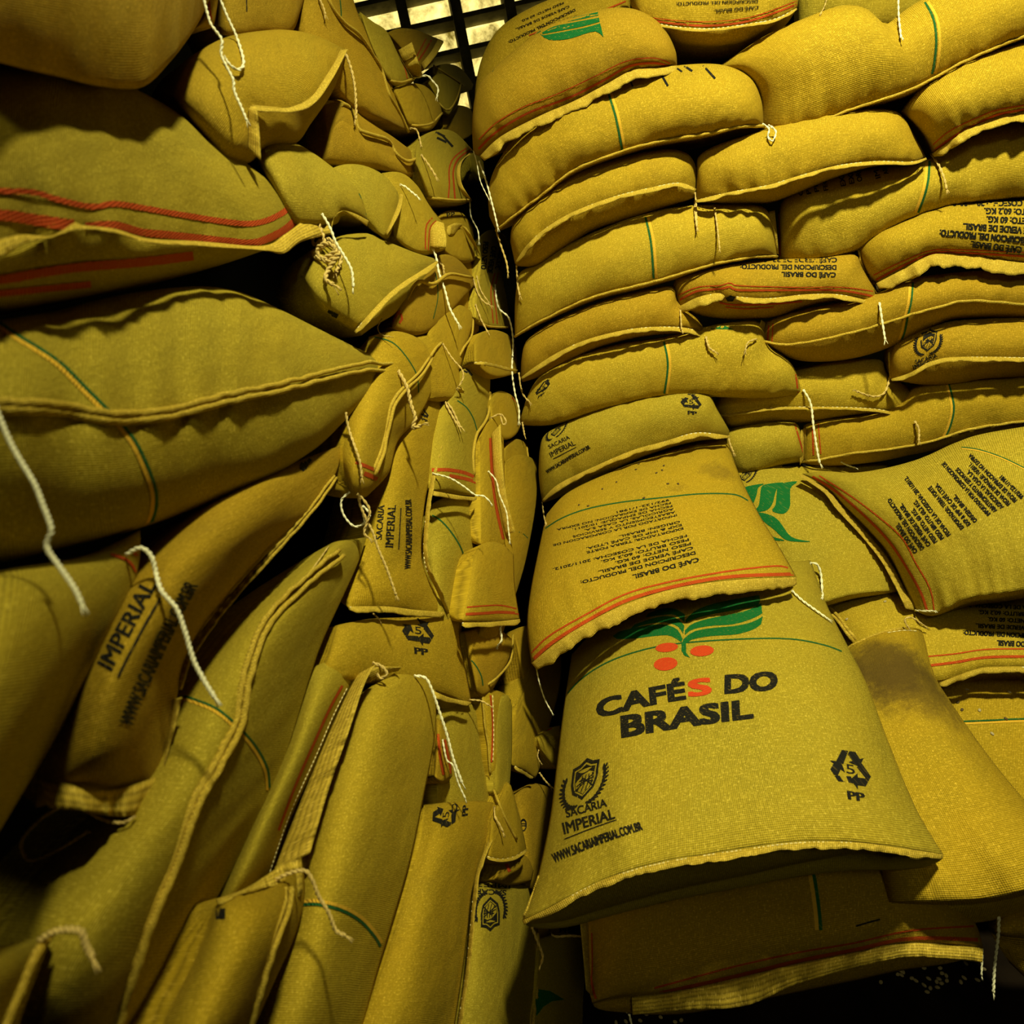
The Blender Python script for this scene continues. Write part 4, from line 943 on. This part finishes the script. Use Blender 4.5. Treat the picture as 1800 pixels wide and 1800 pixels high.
make_sack('plain sack end turned toward the crevice, below the cord-looped sack', 'L', [(745,582),(765,548),(790,535),(815,538),(833,552)], [(760,620),(785,660),(805,645),(822,600)], R=[(833,552),(830,575),(822,600)], b=.06, dz=.04, mat=FAB[0],
  x=[('cord',[(832,558),(829,590),(815,612),(806,630)],2)])
make_sack('drooping sack with a rolled seam, green line and frayed orange-red corner', 'L', [(648,592),(688,582),(722,588),(748,605),(764,632)], [(612,856),(622,872),(640,875),(652,866)],
  L=[(648,592),(640,660),(612,742),(602,800),(612,856)], R=[(764,632),(762,680),(735,735),(700,775),(684,830),(652,866)], ori='v', b=.08, dz=-.01, mat=FAB[0], wr=1.6,
  x=[('green',[(658,592),(690,602),(715,628),(733,660),(736,690)],2),('cord',[(758,628),(738,658),(705,690),(690,715),(680,755),(670,800),(655,835)],3,2),
   ('red',[(625,812),(650,822),(668,830)],6),('red',[(640,832),(655,838),(668,846)],8),('twine',[(608,725),(612,750),(622,780),(632,810),(636,840)],2.46,'j'),
   ('twine',[(630,870),(634,890),(645,915),(655,935),(665,965),(680,1000),(696,1046)],2.46,'j'),('twine',[(615,865),(600,880),(604,905),(622,925),(640,920),(650,905),(636,890),(645,930)],1.97,'w'),('twine',[(628,868),(640,880),(650,900),(640,935),(648,945)],2.46,'j')])
make_sack('small sack nested in shade to the right of the drooping green-lined sack', 'L', [(722,592),(760,588),(785,602),(805,638)], [(748,700),(780,697),(800,695),(820,692)], R=[(805,638),(810,665),(820,692)], b=.06, dz=.03, mat=FAB[0],
  x=[('twine',[(778,604),(795,630),(812,650),(814,665),(806,680)],1.64,'j'),('cord',[(776,602),(766,612),(756,628)],2.5,1),('hemo',[(802,680),(806,690)],[(812,680),(818,692)],None,None)])
make_sack('flat sack lettered SACARIA IMPERIAL beside its stitched hem, squared end at its foot', 'L', [(705,715),(730,704),(760,702),(786,705)], [(612,1072),(660,1072),(730,1078),(786,1082)],
  L=[(705,715),(680,800),(655,920),(612,1072)], R=[(786,705),(772,765),(758,830),(745,900),(742,985),(765,1040),(786,1082)], ori='v', b=.05, dz=.05, mat=FAB[0],
  x=[('recyc',(740,722),(14,6),(-4,12)),('t',"SACARIA",(671,948),(676,888),11,None,0,0,.02),('t',"IMPERIAL",(691,962),(696,888),14,None,0,0,.03),('ink',[(701,966),(705,893)],2),('t',"WWW.SACARIAIMPERIAL.COM.BR",(722,1000),(723,878),11,None,-2),
   ('hem',[(786,707),(773,765),(760,830),(748,900),(745,985),(768,1040),(786,1080)],8,-1,'c'),('hem',[(614,1066),(680,1066),(730,1072),(782,1076)],11,1,'c'),
   ('twine',[(782,706),(790,722),(800,740),(808,752)],2.13,'j'),('twine',[(655,1078),(662,1084),(668,1090)],1.64,'j')])
make_sack('bent sack with two broad red stripes at its foot, left of the corded crevice strip', 'L', [(800,660),(822,645),(845,645),(862,668)], [(757,862),(790,866),(815,870),(841,872)],
  L=[(800,660),(775,720),(760,790),(757,862)], R=[(862,668),(858,720),(842,770),(836,820),(841,872)], ori='v', b=.07, dz=.03, mat=FAB[1],
  x=[('green',[(804,704),(820,716),(832,735),(839,758)],2),('red',[(759,826),(790,826),(820,832),(839,842)],6),('red',[(790,836),(820,842),(838,848)],6),('cord',[(862,690),(856,735),(838,765),(832,800),(833,835)],2.6),
   ('hem',[(757,862),(790,868),(815,872),(838,874)],8,1,None),('ink',[(820,648),(830,660)],4),('ink',[(812,650),(822,655)],3),('twine',[(760,832),(790,840),(815,855),(835,870),(850,872),(862,883)],1.64,'w'),('twine',[(786,708),(795,720),(808,748),(812,752)],1.97,'j')])
make_sack('small stitched sack end facing out at the crevice beside the hanging white thread', 'L', [(832,605),(845,585),(870,580),(895,590),(908,612)], [(833,637),(850,636),(875,642),(910,650)], U=[(836,640),(855,658),(880,663),(910,656)], b=.05, dz=-.1, mat=FAB[0],
  x=[('hem',None,5,1,'c')])
make_sack('sack printed with black lines at its top and thin red stripes, down in the crevice', 'L', [(842,420),(860,404),(885,412),(897,440)], [(836,560),(855,572),(880,576),(898,576)], L=[(842,420),(845,470),(838,520),(836,560)], R=[(897,440),(884,480),(892,530),(898,576)], ori='v', b=.04, dz=-.03, mat=FAB[1],
  x=[('block',["PESO NETO","CAFÉ VERDE","DESCRIPC"],(850,425),(845,478),(878,440),(868,480),1,.6),('red',[(870,480),(863,510),(865,545),(868,575)],2),('red',[(876,480),(869,515),(872,545),(875,576)],2),('cord',[(838,562),(858,573),(896,576)],2),
   ('twine',[(870,500),(876,540),(895,560),(902,600),(900,650),(905,690),(912,718),(912,740)],1.64,'w'),('twine',[(838,485),(845,510),(858,530)],1.31,'j'),('twine',[(836,535),(845,560),(858,585)],1.48,'j')])
make_sack('sack with two red stripes and a scalloped open hem, high in the crevice', 'L', [(728,285),(736,245),(770,228),(800,233),(832,265)], [(752,345),(780,350),(805,351),(830,352)], R=[(832,265),(812,290),(812,325),(830,352)], b=.06, dz=.0, mat=FAB[1],
  x=[('red',[(824,258),(800,275),(790,295),(790,325),(788,348)],2.5),('red',[(828,262),(806,279),(797,300),(798,325),(800,350)],3),('hemo',[(826,268),(805,290),(803,320),(815,345)],[(832,268),(812,285),(811,320),(828,350)],None,'w'),('ink',[(766,232),(782,240)],4),('ink',[(768,242),(785,250)],4),('ink',[(778,238),(796,258)],4),('cord',[(750,348),(790,351),(828,352)],2.2),
   ('twine',[(832,265),(838,285),(845,320),(862,355)],0.98,'w'),('twine',[(740,272),(750,285),(760,300),(766,310)],2.05,'j')])
make_sack('dark rust-tipped sack with a cord seam wriggling down its length', 'L', [(565,180),(600,176),(640,205),(690,240),(737,275)], [(572,250),(600,212),(632,238),(680,270),(737,282)], U=[(560,285),(600,292),(660,298),(720,312),(738,288)], b=.07, dz=.08, mat=FAB[2], s0=.45,
  x=[('cord',[(588,178),(612,186),(624,205),(632,228),(660,238),(684,248),(695,268),(715,284),(738,276)],3,1),('red',[(584,172),(600,176)],6),('red',[(596,168),(603,180)],4),('hemo',[(566,175),(590,178),(606,182)],[(562,180),(580,200),(600,190)],None,None)])
make_sack('steeply leaning brown sack with a thick dark seam running from the top edge', 'L', [(548,-60),(580,-60),(600,-40)], [(690,215),(705,226),(719,228)], L=[(530,-60),(536,60),(590,150),(640,205),(690,215)], R=[(604,-60),(628,20),(652,70),(680,130),(705,190),(719,228)], ori='v', b=.07, dz=.06, mat=FAB[2],
  x=[('cord',[(572,-10),(600,35),(632,62),(655,95),(672,125),(682,160),(704,200),(718,232)],3,1),('green',[(598,0),(600,25),(598,38)],2),('twine',[(720,226),(732,228),(738,245),(740,255)],1.64,'j'),('twine',[(560,-5),(568,12),(572,26)],2.05,'j')])
make_sack('upper sack with a folded square tab and faint red stripes, in front of the window', 'L', [(632,20),(655,38),(680,55),(700,95),(725,135)], [(672,125),(690,142),(712,144),(728,139)], L=[(632,20),(650,75),(672,125)], b=.05, dz=.06, mat=FAB[1],
  x=[('red',[(704,100),(712,120),(716,138)],2),('red',[(710,100),(722,128),(726,135)],2.5),('hemo',[(700,88),(710,110),(728,138)],[(724,74),(732,98),(743,132)],None,None),('twine',[(725,138),(750,133),(760,142),(770,155),(768,170)],1.64,'w'),('cord',[(684,141),(705,145),(725,140)],2)])
make_sack('sack silhouetted against the window with two red stripes and a gaping mouth', 'L', [(680,58),(700,50),(730,52),(760,64),(780,72)], [(712,95),(722,110),(738,118),(762,108)], R=[(780,72),(768,90),(762,108)], b=.05, dz=.10, mat=FAB[2],
  x=[('red',[(752,62),(740,85),(732,100)],2),('red',[(762,64),(748,88),(736,106)],3),('hemo',[(770,68),(758,90),(740,112)],[(780,74),(766,98),(746,122)],None,None),('ink',[(672,50),(678,53)],4)])
make_sack('rounded golden sack end with a pinched stitched edge, beneath the square tab', 'L', [(690,155),(715,147),(745,150),(768,172),(777,197)], [(716,217),(735,220),(758,219),(777,200)], b=.05, dz=.05, mat=FAB[0],
  x=[('cord',[(718,219),(740,221),(760,216),(777,199)],1.8)])
make_sack('far grey-green sack under the lit window, left of the topmost leaf-print sack', 'L', [(758,118),(785,112),(810,120),(832,148)], [(770,150),(800,152),(830,156)], b=.04, dz=.15, mat=FAB[1], x=[('cord',[(762,115),(785,130),(815,150)],1.5)])
make_sack('far dull sack whose hem droops to a point, right of the pinched golden end', 'L', [(752,145),(770,130),(795,133),(812,142)], [(768,175),(785,195),(800,182),(812,150)], b=.04, dz=.10, mat=FAB[1],
  x=[('cord',[(768,176),(786,194),(802,176),(811,146)],1.5)])
make_sack('dim sack deep under the far hanging hem', 'L', [(775,195),(800,185),(825,190),(832,205)], [(780,235),(810,238),(832,232)], b=.04, dz=.2, mat=FAB[2])
make_sack('dim sack scrap beside the facing pile corner, deep in the crevice', 'L', [(824,275),(836,268),(850,285)], [(828,300),(838,310),(852,308)], b=.03, dz=.2, mat=FAB[1])
make_sack('sack with a sideways PP print under torn flaps, in the crevice', 'L', [(762,388),(785,371),(812,374),(832,400)], [(780,440),(805,450),(835,455)], b=.05, dz=.06, mat=FAB[0],
  x=[('t',"PP",(786,382),(800,380),8),('hemo',[(786,398),(800,392),(814,394)],[(784,410),(795,415),(806,404)],None,None),('hemo',[(812,396),(822,415),(838,440)],[(820,400),(835,425),(845,452)],None,None),('twine',[(826,350),(828,380),(840,405),(842,425)],1.23,'w')])
make_sack('shaded sack between the printed crevice sack and the torn flaps', 'L', [(778,455),(800,442),(825,450),(845,490)], [(800,560),(820,585),(842,580)], b=.05, dz=.14, mat=FAB[2])
make_sack('sack with a pinched drawn end and a red mark, low in the crevice', 'L', [(860,705),(875,688),(900,695),(915,722)], [(862,752),(885,764),(905,758),(916,744)], b=.05, dz=.0, mat=FAB[0],
  x=[('red',[(900,698),(908,706)],4),('twine',[(862,735),(880,728),(890,742),(884,746),(880,732)],1.64,'j')])
make_sack('narrow sack showing a puckered red-striped hem strip down its side', 'L', [(843,770),(860,740),(872,738),(885,760)], [(845,958),(870,962),(893,955)], R=[(885,760),(888,850),(893,955)], ori='v', b=.04, dz=-.02, mat=FAB[0],
  x=[('red',[(862,770),(865,830),(872,890),(885,948)],5),('hemo',[(864,762),(868,830),(878,890),(888,940)],[(880,745),(884,820),(892,880),(906,935)],None,None),
   ('twine',[(858,828),(872,845),(878,870),(890,900),(893,925),(896,950)],1.48,'w')])
make_sack('small plain sack in the crevice beside the bowed sack with emblems', 'L', [(885,790),(905,772),(925,780),(930,800)], [(885,808),(905,815),(930,815)], b=.03, dz=.05, mat=FAB[0], x=[('cord',[(926,785),(929,810)],1.5)])
make_sack('upright sack with a faint green line, left of the inverted-print sack', 'L', [(888,812),(905,800),(928,802),(944,812)], [(840,1120),(860,1125),(885,1110)], L=[(888,812),(885,900),(865,1010),(840,1120)], R=[(944,812),(943,880),(930,960),(915,1020),(885,1110)], ori='v', b=.06, dz=.02, mat=FAB[0],
  x=[('green',[(912,935),(925,942),(932,955)],1.5)])
make_sack('short sack with red stripes and a white-threaded torn hem, in the lower crevice', 'L', [(832,975),(850,955),(880,955),(903,975)], [(812,1092),(850,1096),(880,1094),(914,1088)], L=[(832,975),(825,1030),(812,1092)], R=[(903,975),(905,1030),(914,1088)], ori='v', b=.05, dz=-.06, mat=FAB[0],
  x=[('red',[(814,1068),(850,1065),(880,1064),(908,1070)],2.5),('red',[(812,1080),(850,1078),(880,1076),(912,1078)],5),('hem',[(812,1094),(850,1094),(880,1092),(914,1088)],9,1,'w'),('twine',[(914,1090),(895,1093),(880,1102),(882,1125),(875,1135)],1.97,'w')])
make_sack('long shaded sack with a green line, right of the lettered flat sack', 'L', [(760,885),(790,870),(825,872),(852,885)], [(760,1240),(785,1250),(812,1240)], L=[(760,885),(750,960),(755,1060),(760,1240)], R=[(852,885),(848,950),(820,1010),(812,1080),(812,1240)], ori='v', b=.06, dz=.10, mat=FAB[1],
  x=[('green',[(748,900),(775,915),(800,945),(815,975),(816,995)],2.5),('ell','ink',(870,1000),1,1)])
make_sack('sack marked with a black 5 PP recycling triangle, square corner pointing down at its hem', 'L', [(590,1100),(650,1088),(740,1084),(806,1082)], [(560,1190),(650,1195),(740,1205),(828,1236)],
  L=[(590,1100),(575,1150),(560,1190)], R=[(806,1082),(808,1130),(820,1185),(830,1236)], b=.05, dz=.055, mat=FAB[0],
  x=[('recyc',(735,1108),(30,4),(-2,28)),('hem',[(762,1214),(790,1226),(828,1234)],9,1,'c'),('twine',[(825,1230),(845,1232),(860,1240)],1.64,'j')])
make_sack('shaded sack with a green line in the lower crevice below the torn white-threaded hem', 'L', [(815,1112),(845,1102),(875,1105),(902,1125)], [(835,1212),(850,1218),(870,1206)], R=[(902,1125),(895,1160),(870,1206)], b=.05, dz=.05, mat=FAB[2],
  x=[('green',[(810,1150),(830,1162),(845,1185),(849,1205)],2),('cord',[(902,1115),(898,1160),(875,1190),(852,1206)],2)])
make_sack('narrow sack with a red hem edge hanging beside a white thread', 'L', [(845,1225),(860,1212),(885,1218),(898,1230)], [(860,1370),(880,1378),(895,1368)], R=[(898,1230),(896,1300),(895,1368)], ori='v', b=.04, dz=.05, mat=FAB[0],
  x=[('red',[(862,1222),(866,1270),(864,1340)],3),('stitch',[(866,1222),(868,1290),(866,1345)]),('cord',[(848,1222),(852,1270),(858,1310),(862,1360)],2)])
make_sack('tall sack behind the white strand with its stitched hem sloping down to the right', 'L', [(760,1250),(790,1238),(820,1235),(850,1242)], [(770,1440),(830,1470),(900,1500)], R=[(850,1242),(862,1330),(880,1400),(900,1500)], ori='v', b=.05, dz=.10, mat=FAB[1],
  x=[('cord',[(852,1290),(862,1340),(878,1400),(895,1460),(905,1490)],3)])
make_sack('red-edged sack corner peeping out beside the white strand', 'L', [(768,1262),(778,1270),(790,1290)], [(762,1362),(778,1368),(795,1362)], b=.03, dz=.04, mat=FAB[2],
  x=[('red',[(770,1290),(774,1330),(780,1362)],5),('red',[(782,1300),(790,1340),(793,1360)],4),('twine',[(778,1300),(785,1335),(796,1345),(805,1375),(818,1404)],1.64,'w')])
make_sack('triangular sack corner with a scalloped hem above the upside-down emblem', 'L', [(862,1440),(880,1400),(895,1375),(915,1440)], [(856,1505),(880,1510),(905,1505),(925,1490)], b=.04, dz=.0, mat=FAB[0],
  x=[('hem',[(856,1505),(880,1510),(905,1505),(925,1492)],5,1,'c'),('cord',[(862,1376),(885,1430),(908,1475)],2.2)])
make_sack('small rounded sack end with a red dab below the scalloped hem', 'L', [(880,1515),(900,1502),(925,1505),(938,1530)], [(868,1545),(895,1548),(935,1545)], b=.03, dz=.03, mat=FAB[2], x=[('red',[(888,1514),(896,1532)],6)])
make_sack('plain upright sack with a cut square foot, left of the leaf-and-berries sack', 'L', [(912,1235),(930,1190),(950,1130),(985,1110)], [(900,1345),(925,1358),(940,1368),(948,1352)], L=[(912,1235),(898,1290),(900,1345)], R=[(985,1110),(985,1200),(965,1280),(948,1352)], ori='v', b=.05, dz=.05, mat=FAB[0],
  x=[('hem',[(905,1346),(925,1358),(938,1366)],6,1,'c'),('twine',[(948,1358),(958,1372),(968,1382)],1.64,'j')])
make_sack('long seamed sack sliding into the lower crevice', 'L', [(862,1290),(878,1230),(892,1222),(900,1240)], [(868,1395),(880,1402),(895,1398)], R=[(900,1240),(900,1320),(895,1398)], ori='v', b=.03, dz=.03, mat=FAB[1])
make_sack('little frayed sack corner poking out by the edge of the leaf-and-berries sack', 'L', [(944,1296),(962,1282),(985,1275)], [(948,1312),(965,1330),(985,1350)], b=.03, dz=-.02, mat=FAB[3], x=[('red',[(948,1290),(970,1280)],2),('twine',[(947,1318),(945,1330),(950,1340)],1.23,'j')])
make_sack('shaded sack with a black spot of print in the bottom of the crevice', 'L', [(905,1400),(930,1378),(955,1380),(975,1390)], [(925,1560),(945,1570),(960,1560)], b=.05, dz=.10, mat=FAB[2], ori='v', x=[('ell','ink',(920,1450),6,11)])
make_sack('dusky sack filling the dark behind the corded crevice seam', 'L', [(905,1120),(925,1100),(960,1095)], [(925,1230),(950,1240),(975,1200)], b=.04, dz=.12, mat=FAB[2])
LEDGE = 0.0
flush_strings()
# ------------------------------------------------------------------ beans
def bean(px, py, size, bvs, label, group, m, k, ground=None):
    r = ray(px, py); best = None
    if ground is not None:
        t = (ground - CAM.z) / r.z; best = CAM + r * t; nrm = Vector((0, 0, 1))
    else:
        for bv in bvs:
            h = bv.ray_cast(CAM, r)
            if h[0] is not None and (best is None or (h[0] - CAM).length < (best - CAM).length): best = h[0]; nrm = h[1]
        if nrm.dot(r) > 0: nrm = -nrm
    if k not in BEANMESH:
        V = []; F = []; NU, NV = 12, 8
        for j in range(NV + 1):
            th = math.pi * j / NV
            for i in range(NU):
                a = 2 * math.pi * i / NU; x_, y_, z_ = math.cos(th), math.sin(th) * math.cos(a) * .72, math.sin(th) * math.sin(a) * .5
                if z_ > 0 and abs(y_) < .12: z_ *= .72
                V.append((x_ * .5, y_ * .5, z_ * .5 + .2))
        for j in range(NV):
            for i in range(NU): F.append((j * NU + i, (j + 1) * NU + i, (j + 1) * NU + (i + 1) % NU, j * NU + (i + 1) % NU))
        me = bpy.data.meshes.new('coffee_bean'); me.from_pydata(V, [], F); me.materials.append(m)
        me.polygons.foreach_set('use_smooth', [True] * len(me.polygons)); BEANMESH[k] = me
    o = bpy.data.objects.new('coffee_bean', BEANMESH[k]); COL.objects.link(o)
    o.location = best; q = nrm.to_track_quat('Z', 'Y').to_matrix().to_4x4() @ Matrix.Rotation(random.uniform(0, 6.28), 4, 'Z')
    o.matrix_world = Matrix.Translation(best) @ q @ Matrix.Scale(size, 4)
    o['label'] = label; o['category'] = 'bean'; o['group'] = group
BEANMESH = {}
for x_, y_ in [(1167,798),(1123,816),(1118,826),(1167,819),(1164,827),(1154,832),(1084,848),(1174,851),(1192,851),(1059,860),(1018,888),(1034,890),(1132,876)]:
    bean(x_, y_, .009, ALLB, 'tiny dark bean on the upper part of the seventeen-line print sack', 'beans on the print sack above the leaf-and-berries sack', BEANM, 'd')
for x_, y_ in [(1684,1235),(1768,1264),(1691,1248)]:
    bean(x_, y_, .009, ALLB, 'dark bean near the green line right of the soot-stained sack', 'dark beans beside the soot-stained sack', BEANM, 'd')
for x_, y_ in [(1700,1213),(1774,1217),(1722,1249),(1744,1290)]:
    bean(x_, y_, .009, ALLB, 'pale bean near the green line right of the soot-stained sack', 'pale beans beside the soot-stained sack', BEANP, 'p')
for x_, y_ in [(1556,1058),(1585,1063),(1489,1089)]:
    bean(x_, y_, .009, ALLB, 'pale bean on the sack tucked below the diagonal print sack', 'beans below the diagonal print sack', BEANP, 'p')
for i in range(46):
    if i < 34: x_, y_ = random.gauss(1640, 45), random.gauss(1712, 18)
    else: x_, y_ = random.uniform(1080, 1200), random.uniform(1765, 1800)
    if i in (0, 1, 2): x_, y_ = [(1425,1722),(1429,1727),(1452,1718)][i]
    bean(x_, y_, .011, ALLB, 'loose coffee bean spilled on the dark ledge below the front sack', 'beans spilled on the dark ledge', BEANP, 'p', ground=LEDGE)
